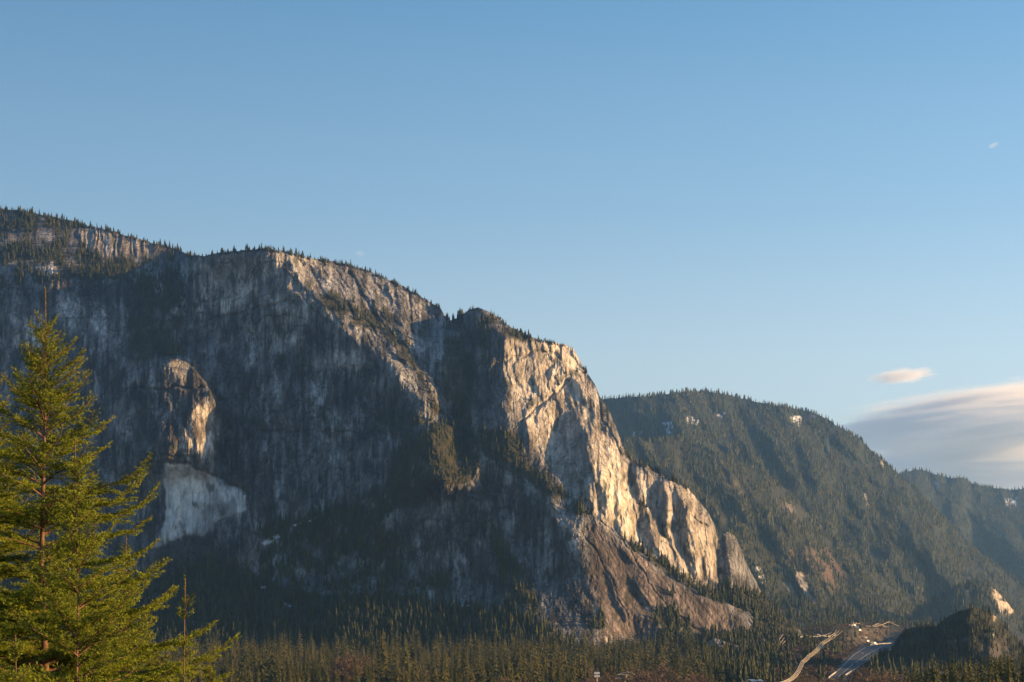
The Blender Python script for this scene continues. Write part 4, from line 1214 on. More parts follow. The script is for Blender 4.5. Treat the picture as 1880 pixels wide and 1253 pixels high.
def fir(name, label, base, height, spread, seed, down, group=None, spacing=.29, pitch=.0055, nl=.033, nw=.0088, per=5, rise0=58, rise1=14, trunk_r=None, leader=.75, bias=0.0):
    """a fir: leader, whorls of rising boughs with flat sprays of twigs; 'down' metres of crown below the tip"""
    rnd = random.Random(seed); rg = np.random.default_rng(seed)
    t = empty(name, base)
    tag(t, label, 'tree', group)
    H = height
    r0 = trunk_r or H * .0075 + .01
    zs = np.concatenate([np.linspace(0, H - 2, 9)[:-1], np.linspace(H - 2, H, 10)])
    wob = lambda z: np.array([.05 * math.sin(z * .9 + seed), .05 * math.cos(z * .7 + seed), 0]) * min(1, (H - z) / 3)
    path = [np.array([0, 0, z]) + wob(z) for z in zs]
    V, T = tube(path, [max(.007, r0 * (1 - z / H) ** .9) for z in zs], 8)
    segs = []
    # leader with its needles
    for z in np.arange(H - leader, H - .02, .06):
        segs.append((np.array([0, 0, z]) + wob(z), np.array([0, 0, z + .06]) + wob(z + .06), .55))
    z = H - leader
    ph = rnd.random() * 6.28
    while H - z < down:
        d = H - z
        nb = per + (rnd.random() < .4)
        for k in range(nb):
            a = ph + 6.2832 * (k + rnd.uniform(-.25, .25)) / nb
            L = (spread * max(d - .3, 0) * (1 - .03 * d) + .13) * rnd.uniform(.68, 1.18) * (1 + bias * math.cos(a))
            el = math.radians(rise0 + (rise1 - rise0) * min(1, (d - leader) / 3.5) + rnd.uniform(-9, 9))
            zz = z + rnd.uniform(-.12, .12)
            p = np.array([0, 0, zz]) + wob(zz)
            hd = np.array([math.cos(a), math.sin(a), 0])
            n = max(4, int(L / .085))
            pts = [p]
            for q in range(n):
                f = q / n
                e = el * (1 - .9 * math.sin(math.pi * min(f * 1.15, 1)) * min(.9, L * .4)) + math.radians(26) * max(0, f - .55) / .45 * min(1, L)
                pts.append(pts[-1] + (hd * math.cos(e) + np.array([0, 0, math.sin(e)])) * L / n + np.array([rnd.uniform(-1, 1), rnd.uniform(-1, 1), rnd.uniform(-1, 1)]) * .006)
            v2, t2 = tube(pts, [max(.004, .004 + .011 * L * (1 - i / n)) for i in range(n + 1)], 4)
            off = len(V); V += v2; T += [tuple(x + off for x in y) for y in t2]
            bt = rnd.uniform(.1, .6)
            sd = np.cross(hd, [0, 0, 1])
            for i in range(n):
                f = i / n
                if f > .12 or d < 1.5: segs.append((pts[i], pts[i + 1], bt + .4 * f))
                if f < .08 and L > .6: continue
                for sg in (-1, 1):
                    if rnd.random() < .06: continue
                    ax = pts[i + 1] - pts[i]; ax = ax / np.linalg.norm(ax)
                    l = min(.42 * (1 - f) * L + .10, .60) * rnd.uniform(.6, 1.15)
                    if l < .05: continue
                    tw = ax * .72 + sd * sg * .66 + np.array([0, 0, rnd.uniform(-.22, .18)])
                    tw /= np.linalg.norm(tw)
                    q0 = pts[i]; q1 = q0 + tw * l + np.array([0, 0, -.10 * l * l])
                    mid = (q0 + q1) / 2 + np.array([0, 0, .02 * l])
                    segs.append((q0, mid, bt + .1)); segs.append((mid, q1, bt + .45))
                    if l > .16:
                        m = int(l / .075)
                        for j in range(1, m):
                            g = j / m
                            for s2 in (-1, 1):
                                l3 = (.36 * (1 - g) * l + .045) * rnd.uniform(.6, 1.2)
                                o = q0 + (q1 - q0) * g
                                s3 = np.cross(tw, [0, 0, 1])
                                e3 = tw * .75 + s3 * s2 * .6 + np.array([0, 0, rnd.uniform(-.3, .25)])
                                segs.append((o, o + e3 * l3, bt + .3 * g + .2))
        # short boughs between the whorls
        ph += 2.0 + rnd.uniform(-.3, .3)
        z -= spacing * rnd.uniform(.75, 1.2) * (.6 if rnd.random() < .3 else 1)
    tr = mesh_obj('trunk', np.array(V), np.array(T), M_BARK, t, smooth=True)
    nv, nt_, tn = needles(segs, rg, pitch, nl, nw)
    cr = mesh_obj('crown', nv, nt_, M_NEEDLE, t)
    float_attr(cr, 'tint', tn)
    return t, len(nt_)


def fir_at(px, top, Y, name, label, **kw):
    q = P(px, top, Y)
    g = float(land_z(q[0], q[1]))
    r = fir(name, label, (q[0], q[1], g), q[2] - g, **kw)
    return r


fir_at(83, 530, 25.0, 'fir_tree', 'tallest sunlit fir with a long bare leader at the picture\'s left edge', spread=.50, seed=5, down=8.2, bias=.10)
fir_at(138, 806, 21.5, 'fir_tree', 'young fir with a pale straight trunk in front of the tallest fir', spread=.40, seed=9, down=5.5, spacing=.30, trunk_r=.07, per=4, leader=.45)
fir_at(340, 1062, 23.0, 'fir_tree', 'thin fir sapling with a spindly leader right of the big firs', spread=.13, seed=12, down=3.0, spacing=.42, per=3, trunk_r=.045, leader=.5, rise0=62, rise1=30)
fir_at(-38, 600, 26.5, 'fir_tree', 'fir cut off by the left edge, its boughs reaching into view', spread=.46, seed=23, down=8.0)
fir_at(232, 985, 27.0, 'fir_tree', 'bushy fir filling the gap between the tallest fir and the sapling', spread=.36, seed=31, down=5.0, leader=.4)
fir_at(385, 1200, 29.0, 'fir_tree', 'low fir tip right of the thin sapling at the bottom edge', spread=.18, seed=37, down=3.5, leader=.35)
fir_at(28, 1165, 20.0, 'fir_tree', 'dark low fir at the bottom left corner', spread=.55, seed=41, down=3.2, leader=.3)

# ------------------------------------------------------------------ trees on the valley floor
rgV = np.random.default_rng(8)
M_TREE = leaf_material('valley_conifer', (.045, .056, .018), (.125, .112, .034), .25, None)
M_BAND = leaf_material('valley_wood', (.045, .054, .018), (.130, .112, .036), .25)  # lighter needle copy, sunlit olive put into its colour
M_STEM = simple_mat('stem_bark', (.10, .07, .05), .9)
NEAR_ME = []
for k, (v, t) in enumerate(NEAR_TREES):
    NEAR_ME.append((v, t))
conifer_src = []
for k, (v, t) in enumerate(NEAR_ME):
    o = mesh_obj('conifer', v, t, M_TREE)
    conifer_src.append(o)
used = set()


def conifer(x, y, h, label, group, wide=1.0):
    k = int(rgV.integers(0, len(conifer_src)))
    if k in used:
        o = conifer_src[k].copy(); COL.objects.link(o)
    else:
        o = conifer_src[k]; used.add(k)
    o.location = (x, y, float(land_z(x, y)) - .3)
    o.scale = (h * wide, h * wide, h)
    o.rotation_euler = (0, 0, rgV.random() * 6.28)
    tag(o, label, 'tree', group)
    return o


G1 = 'conifers of the sunlit wood below the cliff'
G2 = 'dark conifers of the wood in the bottom right corner'
L1 = 'conifer in the olive wood along the bottom edge below the cliff'
L2 = 'dark conifer in the dense stand at the bottom right corner'
n = 0
spots = []
while n < 150:                                             # nearest wood, one object each
    y = rgV.uniform(960, 1330); px = rgV.uniform(370, 1065)
    x = (px - CX) / F * y
    h = rgV.uniform(11, 30) * (1.0 if rgV.random() < .85 else 1.2)
    tp = HY - (float(land_z(x, y)) + h - CAMZ) / y * F
    if tp > 1248: continue
    if any((x - a) ** 2 + (y - b) ** 2 < 36 for a, b in spots): continue
    spots.append((x, y)); n += 1
    conifer(x, y, h, L1, G1, rgV.uniform(.85, 1.2))
for px, tp, y, lab in ((703, 1152, 1340, 'tall conifer standing clear above the olive wood below the cliff'), (745, 1166, 1330, 'second tall conifer, close beside the one standing clear of the olive wood'),
                       (853, 1176, 1290, 'lone slim conifer with bare lower stem in the shaded gap right of the tall conifers'), (1026, 1214, 1050, 'dark green conifer at the bottom edge left of the floodlight mast'),
                       (940, 1214, 1050, 'dark broad conifer beside the bare brown trees at the bottom edge'), (412, 1180, 1200, 'pointed conifer just right of the low fir tip'),
                       (510, 1198, 1150, 'spiry conifer standing over the left end of the olive wood')):
    x = (px - CX) / F * y
    conifer(x, y, CAMZ - (tp - HY) / F * y - float(land_z(x, y)), lab, None)
n = 0
while n < 132:
    y = rgV.uniform(430, 760); px = rgV.uniform(1655, 1960)
    x = (px - CX) / F * y
    tp = np.interp(px, [1650, 1680, 1720, 1760, 1800, 1850, 1900, 1960], [1236, 1214, 1198, 1196, 1194, 1190, 1184, 1184]) + abs(rgV.normal()) * 20
    h = CAMZ - (tp - HY) / F * y - float(land_z(x, y))
    if h < 9: continue
    n += 1
    conifer(x, y, h, L2, G2, rgV.uniform(.9, 1.3))
for px, tp, y, lab in ((1546, 1226, 640, 'dark conifer poking up at the bottom edge under the road end'), (1604, 1236, 640, 'small dark conifer tip in front of the brown trees by the road'), (1640, 1228, 620, 'dark conifer at the left end of the dense corner stand')):
    x = (px - CX) / F * y
    conifer(x, y, CAMZ - (tp - HY) / F * y - float(land_z(x, y)), lab, None)

# the rest of the valley wood, further back
m = 8400
y = 1150 * (2500 / 1150) ** rgV.random(m); px = rgV.uniform(-150, 1330, m)
x = (px - CX) / F * y
k = rgV.random(m) < np.clip(.58 + 1.5 * fbm(x / 60, y / 100, 401, 3), .04, 1)
k &= (px < 1300) | (y < 1900)
x = x[k]; y = y[k]
pv_ = np.stack([x, y, land_z(x, y) - .3], -1)
forest('forest', pv_, rgV.uniform(11, 27, len(x)) * np.clip(.95 + 1.5 * fbm(x / 48, y / 100, 403, 3), .35, 1.5), BAND_TREES, M_BAND, 'conifer wood on the valley floor up to the foot of the cliff', 402)
# right side of the valley: wood round the clearing
m = 15000
y = rgV.uniform(1400, 4600, m); px = rgV.uniform(1290, 1720, m)
x = (px - CX) / F * y
d = np.abs(x - road_mid(y)) - road_half(y)
py0 = HY + CAMZ / y * F
clear = smooth01(px, 1445, 1475) * smooth01(1660 - px, 0, 30) * smooth01(y, 2350, 2450) * smooth01(3700 - y, 0, 250)      # open brown ground under the lines
dens = np.clip(.55 + .9 * fbm(x / 60, y / 120, 411, 3), .05, 1) * (1 - .93 * clear) * (d > 16)
dens *= 1 - .75 * ((px > 1430) & (y < 2300))
dens *= 1 - .8 * ((px > 1385) & (px < 1500) & (y < 1900))
k = rgV.random(m) < dens
x = x[k]; y = y[k]
forest('forest', np.stack([x, y, land_z(x, y) - .3], -1), rgV.uniform(9, 21, len(x)), MID_TREES, M_FOREST, 'conifer wood round the power line clearing in the valley', 412)


# bare deciduous trees: trunk, limbs and a haze of twigs
M_TWIG = leaf_material('bare_twigs', (.070, .052, .038), (.135, .092, .064), 0.0, None)


def bare_tree(rng):
    V = []; T = []

    def blade(a, b, wa):
        d = np.array(b) - np.array(a)
        s_ = np.cross(d, [rng.uniform(-1, 1), rng.uniform(-1, 1), rng.uniform(-1, 1)])
        s_ = s_ / (np.linalg.norm(s_) + 1e-9) * wa
        i = len(V)
        V.extend([np.array(a) - s_, np.array(a) + s_, np.array(b)])
        T.append((i, i + 1, i + 2))
    for s_ in range(3):
        blade((0, 0, 0), (rng.uniform(-.03, .03), rng.uniform(-.03, .03), .55), .022)
    for k in range(17):
        a = rng.random() * 6.28; e = rng.uniform(.3, 1.35)
        z0 = rng.uniform(.16, .45)
        L = rng.uniform(.3, .55)
        tip = np.array([math.cos(a) * math.cos(e) * L * .8, math.sin(a) * math.cos(e) * L * .8, z0 + math.sin(e) * L])
        blade((0, 0, z0), tip, .009)
        for j in range(16):
            f = rng.uniform(.35, 1.0)
            p = np.array([0, 0, z0]) * (1 - f) + tip * f
            dv = np.array([rng.gauss(0, 1), rng.gauss(0, 1), rng.gauss(.55, .9)])
            q = p + dv / np.linalg.norm(dv) * rng.uniform(.05, .15)
            blade(p, q, .0065)
            for w2 in range(2):
                dv = np.array([rng.gauss(0, 1), rng.gauss(0, 1), rng.gauss(.5, .9)])
                blade(q * .6 + p * .4, q + dv / np.linalg.norm(dv) * rng.uniform(.04, .09), .005)
    return np.array(V), np.array(T)


_rb = random.Random(77)
bare_src = [mesh_obj('bare_tree', *bare_tree(_rb), M_TWIG) for _ in range(5)]
bused = set()


def bare(x, y, h, label, group):
    k = int(rgV.integers(0, len(bare_src)))
    if k in bused:
        o = bare_src[k].copy(); COL.objects.link(o)
    else:
        o = bare_src[k]; bused.add(k)
    o.location = (x, y, float(land_z(x, y)) - .2)
    o.scale = (h * rgV.uniform(1.0, 1.35),) * 2 + (h,)
    o.rotation_euler = (0, 0, rgV.random() * 6.28)
    tag(o, label, 'tree', group)


for _ in range(120):
    y = rgV.uniform(1080, 1600); px = rgV.choice([560, 640, 700, 880, 960]) + rgV.normal() * 45
    bare((px - CX) / F * y, y, rgV.uniform(9, 17), 'leafless brown tree scattered through the olive wood below the cliff', 'bare trees scattered through the olive wood')
for cx, ty, sx_, sy_, y0, y1, n, lab, grp in (
        (655, 1192, 34, 9, 1230, 1420, 16, 'leafless brown tree in the clump under the tall conifers', 'bare trees under the tall conifers'),
        (905, 1236, 60, 10, 1000, 1150, 12, 'leafless brown tree among the conifers at the bottom centre', 'bare trees at the bottom centre'),
        (1180, 1226, 130, 12, 1000, 1300, 46, 'leafless brown tree along the bottom edge beside the floodlight mast', 'bare trees beside the floodlight mast'),
        (1480, 1236, 40, 10, 1050, 1350, 26, 'leafless brown tree at the foot of the power line', 'bare trees at the foot of the power line'),
        (1620, 1226, 42, 10, 900, 1250, 34, 'leafless reddish tree in the clump in front of the road', 'bare trees in front of the road')):
    for _ in range(n):
        px = cx + rgV.uniform(-1, 1) * sx_; y = rgV.uniform(y0, y1)
        x = (px - CX) / F * y
        tp = ty + rgV.normal() * sy_ * .6 + 16 * ((px - cx) / sx_) ** 2
        bare(x, y, float(np.clip(CAMZ - (tp - HY) / F * y - float(land_z(x, y)), 9, 30)), lab, grp)


# brush over the open ground: low leafless and olive bushes too many to count
def bush(rng, n=16):
    V = []; T = []
    for k in range(n):
        a = rng.random() * 6.28; e_ = math.asin(rng.uniform(.05, 1)); r_ = rng.uniform(.55, 1)
        c = np.array([math.cos(a) * math.cos(e_) * .55, math.sin(a) * math.cos(e_) * .55, math.sin(e_) * .9]) * r_
        u = np.array([rng.gauss(0, 1), rng.gauss(0, 1), rng.gauss(0, 1)]); u /= np.linalg.norm(u)
        v = np.array([rng.gauss(0, 1), rng.gauss(0, 1), rng.gauss(0, 1)]); v /= np.linalg.norm(v)
        i = len(V); s_ = rng.uniform(.2, .34)
        V += [c + u * s_, c - u * s_ * .5 + v * s_ * .7, c - u * s_ * .5 - v * s_ * .7]; T.append((i, i + 1, i + 2))
    return np.array(V), np.array(T)


BUSHES = [bush(_rb) for _ in range(6)]
M_BRUSH = leaf_material('brush', (.045, .040, .018), (.125, .082, .055), .1)
m = 26000
y = 1150 * (3800 / 1150) ** rgV.random(m); px = rgV.uniform(1040, 1720, m)
x = (px - CX) / F * y
d = np.abs(x - road_mid(y)) - road_half(y)
k = (d > 4) & ((px > 1290) | (y < 1500))
x = x[k]; y = y[k]
forest('undergrowth', np.stack([x, y, land_z(x, y) - .2], -1), rgV.uniform(1.5, 5.5, len(x)), BUSHES, M_BRUSH, 'brown and olive brush over the open valley ground', 433, 'undergrowth')
# ------------------------------------------------------------------ road, cars, poles and wires in the valley
M_ASPH = simple_mat('asphalt', (.050, .056, .062), .9, 0, .2, .05)
M_LINE = simple_mat('road_paint', (.45, .44, .40), .6, 0, .1, .3)
M_STEEL = simple_mat('galvanised_steel', (.52, .46, .36), .5, .3, .15, .5)
M_WIRE = simple_mat('wire_metal', (.62, .50, .30), .4, .5, .1, .5)
M_WOODP = simple_mat('weathered_pole', (.36, .29, .21), .85, 0, .25, .6)
M_WHITE = simple_mat('white_paint', (.78, .77, .74), .5, 0, .06, .4)
M_GLASS = simple_mat('dark_glass', (.03, .035, .04), .15, 0, .1, .4)
M_RUB = simple_mat('tyre_rubber', (.03, .03, .03), .9, 0, .1, 3)
M_DARKP = simple_mat('dark_paint', (.025, .028, .035), .35, 0, .1, .5)
M_GREYP = simple_mat('grey_paint', (.30, .30, .30), .4, 0, .1, .5)
M_CONC = simple_mat('concrete', (.58, .50, .40), .85, 0, .15, .3)
M_ROOFM = simple_mat('metal_roof', (.66, .68, .70), .45, .2, .1, .2)


def strip(name, mat, ys, off0, off1, dz, label, cat):
    """a ribbon along the road between two sideways offsets"""
    V = []
    for y in ys:
        for f in (off0(y), off1(y)):
            V.append((road_mid(y) + f, y, float(land_z(road_mid(y), y)) + dz))
    n = len(ys)
    fq_ = [(2 * i, 2 * i + 1, 2 * i + 3, 2 * i + 2) for i in range(n - 1)]
    o = mesh_obj(name, np.array(V), np.array(fq_), mat)
    tag(o, label, cat, kind='structure')
    return o


ys = np.arange(1560, 3160, 20.0)
strip('road', M_ASPH, ys, lambda y: -road_half(y), lambda y: road_half(y), .35, 'grey highway widening as it climbs through the valley', 'road')
for a, b in ((-.9, -.86), (-.02, .02), (.86, .9)):
    strip('road_marking', M_LINE, ys, lambda y, a=a: road_half(y) * a - .12, lambda y, b=b: road_half(y) * b + .12, .40, 'pale line painted along the grey highway', 'road marking')


class MB:
    """collects boxes and bars for one mesh"""
    def __init__(s): s.V = []; s.T = []

    def box(s, c, d, rz=0.0, taper=1.0):
        i = len(s.V); ca, sa = math.cos(rz), math.sin(rz)
        for z in (-.5, .5):
            k = taper if z > 0 else 1.0
            for x, y in ((-.5, -.5), (.5, -.5), (.5, .5), (-.5, .5)):
                X, Y = x * d[0] * k, y * d[1] * (1 - (1 - k) * .5)
                s.V.append((c[0] + X * ca - Y * sa, c[1] + X * sa + Y * ca, c[2] + z * d[2]))
        for f in ((0, 3, 2, 1), (4, 5, 6, 7), (0, 1, 5, 4), (1, 2, 6, 5), (2, 3, 7, 6), (3, 0, 4, 7)):
            s.T.append((i + f[0], i + f[1], i + f[2])); s.T.append((i + f[0], i + f[2], i + f[3]))
        return s

    def bar(s, a, b, r, r2=None, sides=6):
        v, t = tube([np.array(a, float), np.array(b, float)], [r, r if r2 is None else r2], sides)
        o = len(s.V); s.V += [tuple(x) for x in v]; s.T += [tuple(q + o for q in y) for y in t]
        return s

    def path(s, pts, r, sides=4):
        v, t = tube(pts, [r] * len(pts), sides)
        o = len(s.V); s.V += [tuple(x) for x in v]; s.T += [tuple(q + o for q in y) for y in t]
        return s

    def build(s, name, mat, parent=None): return mesh_obj(name, np.array(s.V), np.array(s.T), mat, parent)


def copy_tree(o, parent=None):
    c = o.copy(); COL.objects.link(c)
    if parent is not None: c.parent = parent
    for ch in list(o.children): copy_tree(ch, c)
    return c


def make_car(paint, van=False):
    t = empty('parked_van' if van else 'car', (0, 0, 0))
    L, W, Hh = (6.2, 2.2, 2.7) if van else (4.5, 1.85, .75)
    if van:
        MB().box((-.5, 0, 1.65), (5.2, W, 2.3)).box((2.5, 0, 1.15), (1.3, W * .96, 1.3)).build('body', paint, t)
        MB().box((2.25, 0, 2.1), (1.0, W * .9, .75), 0, .7).build('windscreen', M_GLASS, t)
    else:
        MB().box((0, 0, .65), (L, W, Hh)).build('body', paint, t)
        MB().box((-.2, 0, 1.28), (2.5, W * .88, .55), 0, .72).build('cabin', M_GLASS, t)
        MB().box((-.2, 0, 1.58), (1.7, W * .78, .06)).build('roof', paint, t)
    for sx_ in (-1, 1):
        for sy_ in (-1, 1):
            MB().bar((sx_ * L * .3, sy_ * (W / 2 - .22), .34), (sx_ * L * .3, sy_ * (W / 2 + .02), .34), .34, None, 10).build('wheel', M_RUB, t)
    return t


proto = {'white': make_car(M_WHITE), 'dark': make_car(M_DARKP), 'grey': make_car(M_GREYP)}
first = set()
for px, py, col, lab in ((1583, 1200.5, 'white', 'white car on the left lanes halfway along the highway'), (1599.5, 1195.5, 'white', 'white car on the right lanes of the wide part of the highway'),
                         (1601, 1200.5, 'dark', 'dark car near the right kerb of the wide part of the highway'), (1588.5, 1208.5, 'dark', 'dark car in the middle of the highway just below its bend'),
                         (1569, 1219.5, 'dark', 'dark car low down where the highway narrows'), (1562.5, 1226, 'dark', 'lowest dark car on the narrow end of the highway'),
                         (1610, 1188.5, 'white', 'white car at the far top of the highway'), (1592, 1190.5, 'dark', 'dark car at the top left of the highway beside the verge'),
                         (1597, 1206, 'grey', 'pale grey car on the right edge of the highway'), (1620, 1187, 'grey', 'grey car at the far right end of the highway')):
    y = (CAMZ - 2.2) / (py - HY) * F
    x = (px - CX) / F * y
    x = float(np.clip(x, road_mid(y) - road_half(y) + 1.5, road_mid(y) + road_half(y) - 1.5))
    o = proto[col] if col not in first else copy_tree(proto[col])
    first.add(col)
    o.location = (x, y, float(land_z(road_mid(y), y)) + .36)
    o.rotation_euler = (0, 0, math.atan2(1, .27))
    tag(o, lab, 'car', 'cars on the highway')
van0 = make_car(M_WHITE, True)
for k, (px, y, rz) in enumerate(((1563, 2925, .2), (1567.5, 2935, .5), (1573, 2930, -.2), (1578, 2940, .9), (1588, 2960, .1), (1592, 2955, .6), (1596.5, 2960, -.4), (1601, 2968, .2), (1605.5, 2970, .8))):
    o = van0 if k == 0 else copy_tree(van0)
    x = (px - CX) / F * y
    o.location = (x, y, float(land_z(x, y)) + .02)
    o.scale = (1.25,) * 3
    o.rotation_euler = (0, 0, rz)
    tag(o, 'white van parked in the row on the brown mound below the wooden poles', 'van', 'white vans parked on the brown mound')


def barrier(pts, h, label):
    """low concrete wall along picture points on the flat"""
    b = MB()
    q = []
    for px, py in pts:
        y = (CAMZ - 2.0) / (py - HY) * F
        x = (px - CX) / F * y
        q.append(np.array([x, y, float(land_z(x, y))]))
    for a, c in zip(q[:-1], q[1:]):
        d = c - a; L = float(np.linalg.norm(d[:2])); rz = math.atan2(d[1], d[0])
        b.box(tuple((a + c) / 2 + [0, 0, h / 2]), (L * 1.01, .8, h + .5), rz)
    tag(b.build('barrier', M_CONC), label, 'barrier')


barrier([(1598, 1186.2), (1612, 1184.8), (1626, 1183.8), (1637, 1183.0)], 1.5, 'long pale barrier along the far side of the highway')
barrier([(1552, 1239), (1557, 1235.5), (1563, 1231.5)], .8, 'short pale barrier right of the highway\'s near end')
barrier([(1521, 1243.5), (1528, 1238), (1535, 1233)], .8, 'pale barrier left of the highway\'s near end')


def at_ground(px, y):
    x = (px - CX) / F * y
    return np.array([x, y, float(land_z(x, y))])


def pole(px, top, y, label, group, arm=6.0, r=.42, lean=0.0):
    g = at_ground(px, y)
    h = CAMZ - (top - HY) / F * y - g[2]
    t = empty('power_pole', g)
    MB().bar((0, 0, -1), (lean * h, 0, h), r, r * .7).build('pole', M_WOODP, t)
    MB().box((lean * h * .93, 0, h * .93), (arm, .4, .45)).build('crossarm', M_WOODP, t)
    for s_ in (-.45, 0, .45):
        MB().bar((lean * h * .93 + s_ * arm, 0, h * .93 + .15), (lean * h * .93 + s_ * arm, 0, h * .93 + 1.5), .22, .16).build('insulator', M_STEEL, t)
    tag(t, label, 'power pole', group)
    return np.array([g[0] + lean * h, g[1], g[2] + h * .93 + 1.5])


GP = {'a': 'leaning poles above the lower rock outcrop', 'b': 'poles where the wires rise over the wood', 'c': 'poles along the straight upper line', 'd': 'poles in the cluster above the brown bank', 'e': 'poles beside the parked vans', 'f': 'poles at the far right end of the line'}
poles = {}
for key, tops, y, lab in (('a', [(1394, 1175), (1400, 1183), (1406, 1184)], 2150, 'leaning wooden pole above the lower rock outcrop'),
                          ('b', [(1437, 1166), (1443, 1167), (1449, 1167)], 2300, 'wooden pole where the wires climb over the wood'),
                          ('c', [(1468, 1166), (1477, 1167), (1500, 1165), (1508, 1166)], 2420, 'wooden pole along the straight upper run of wires'),
                          ('d', [(1539, 1155), (1545, 1155), (1551, 1155)], 2950, 'wooden pole in the tight cluster above the brown bank'),
                          ('e', [(1567, 1145), (1572, 1145), (1577, 1146)], 3150, 'tall wooden pole rising behind the parked vans'),
                          ('f', [(1609, 1147), (1612, 1146), (1631, 1141), (1639, 1141)], 3350, 'wooden pole at the far right end of the wires')):
    poles[key] = []
    for k, (px, tp) in enumerate(tops):
        poles[key].append(pole(px, tp, y + 12 * k, lab, GP[key], lean=.22 if key == 'a' else .02))


def wire(a, b, sag, label, group, r=.45):
    n = 18
    pts = [a + (b - a) * t - np.array([0, 0, sag * 4 * t * (1 - t)]) for t in np.linspace(0, 1, n)]
    o = MB().path(pts, r).build('power_cable', M_WIRE)
    tag(o, label, 'cable', group)


for k in range(3):
    wire(poles['a'][k], poles['b'][k], 9, 'sunlit wire sagging from the leaning poles up over the wood', 'wires from the leaning poles')
    wire(poles['b'][k], poles['c'][min(k, 1)] + np.array([0, 0, -.6 * k]), 3, 'wire along the straight upper run left of the cluster', 'wires of the straight upper run')
    wire(poles['c'][min(k + 1, 3)] + np.array([0, 0, -.5 * k]), poles['d'][k], 7, 'wire rising from the straight run to the pole cluster', 'wires rising to the pole cluster')
    wire(poles['d'][k], poles['e'][k], 4, 'wire between the pole cluster and the poles behind the vans', 'wires behind the vans')
    wire(poles['e'][k], poles['f'][k], 7, 'wire running right above the vans to the last poles', 'wires above the vans')
    wire(poles['f'][k], P(1690 + 8 * k, 1150, 3900), 9, 'wire leaving the last poles behind the dark knoll', 'wires behind the knoll')
# the big line that swings down to the right of the outcrop
low_pts = [(1507, 1180, 1950), (1483, 1203, 1550), (1471, 1214, 1430), (1447, 1247, 1150), (1405, 1256, 1000)]
for k in range(4):
    prev = poles['d'][k % 3] + np.array([0, 0, -.8 * (k // 3)])
    for j, (px, py, y) in enumerate(low_pts):
        q = P(px + 1.8 * k, py + 1.1 * k, y)
        wire(prev, q, (3, 1.5, .6, 2.5, 1)[j], 'sunlit wire swinging down towards the bottom of the valley', 'wires swinging down the valley', .20)
        prev = q


def lattice(px, top, y, w_, label, arms=2, base_py=None):
    g = at_ground(px, y)
    h = CAMZ - (top - HY) / F * y - g[2]
    t = empty('transmission_tower', g)
    b = MB()
    lv = np.linspace(0, 1, 7)
    half = lambda f: w_ * (1 - f) + .45
    for sx_ in (-1, 1):
        for sy_ in (-1, 1):
            b.bar((sx_ * half(0), sy_ * half(0), 0), (sx_ * half(1), sy_ * half(1), h), .28, .2, 4)
    for a, c in zip(lv[:-1], lv[1:]):
        for sy_ in (-1, 1):
            b.bar((-half(a), sy_ * half(a), a * h), (half(c), sy_ * half(c), c * h), .16, None, 4)
            b.bar((half(a), sy_ * half(a), a * h), (-half(c), sy_ * half(c), c * h), .16, None, 4)
            b.bar((sy_ * half(a), -half(a), a * h), (sy_ * half(c), half(c), c * h), .16, None, 4)
    b.build('mast', M_STEEL, t)
    for k in range(arms):
        z = h * (.98 - .13 * k); L = 6.5 + 1.2 * k
        m_ = MB().bar((-L, 0, z), (L, 0, z), .3, None, 4).bar((-L, 0, z), (0, 0, z + 1.8), .18, None, 4).bar((L, 0, z), (0, 0, z + 1.8), .18, None, 4)
        m_.build('crossarm', M_STEEL, t)
    tag(t, label, 'pylon')
    return t


lattice(1494, 1206, 2150, 4.0, 'grey lattice pylon standing in the shaded hollow beside the sagging wires', 2)
lattice(1151, 1238, 1150, 2.6, 'pale lattice pylon top among the bare trees at the bottom edge', 2)
lattice(1388, 1217, 1900, 2.8, 'grey lattice mast in front of the small lower outcrop', 2)

# floodlight mast
g = at_ground(1096, 1100)
hm = CAMZ - (1236 - HY) / F * 1100 - g[2]
t = empty('floodlight_mast', g)
MB().bar((0, 0, 0), (0, 0, hm), .35, .22, 8).build('pole', M_STEEL, t)
MB().box((0, 0, hm - .2), (3.4, .25, .3)).box((0, 0, hm - 2.2), (3.4, .25, .3)).build('crossarm', M_STEEL, t)
for x_ in (-1.15, 0.0, 1.15):
    for z_ in (.0, -1.9):
        MB().box((x_, -.45, hm + z_), (.95, .55, 1.3), 0, .92).build('lamp_head', M_WHITE, t)
tag(t, 'floodlight mast with white lamp heads at the bottom edge', 'floodlight')

# low building with a pale roof
g = at_ground(1386, 1420)
t = empty('building', g)
zt = CAMZ - (1247 - HY) / F * 1420 - g[2]
t.location = (g[0], g[1], g[2])
MB().box((0, 0, (zt - 2) / 2), (11, 9, zt - 2)).build('wall', M_GREYP, t)
MB().box((0, 0, zt - 1.2), (12, 10, 1.5), 0, .86).build('roof', M_ROOFM, t)
for x_ in (-3.4, 0, 3.4):
    MB().box((x_, -4.53, (zt - 2) * .6), (1.8, .12, 1.3)).build('window', M_GLASS, t)
tag(t, 'small building with a pale roof at the bottom edge below the lower outcrop', 'building')
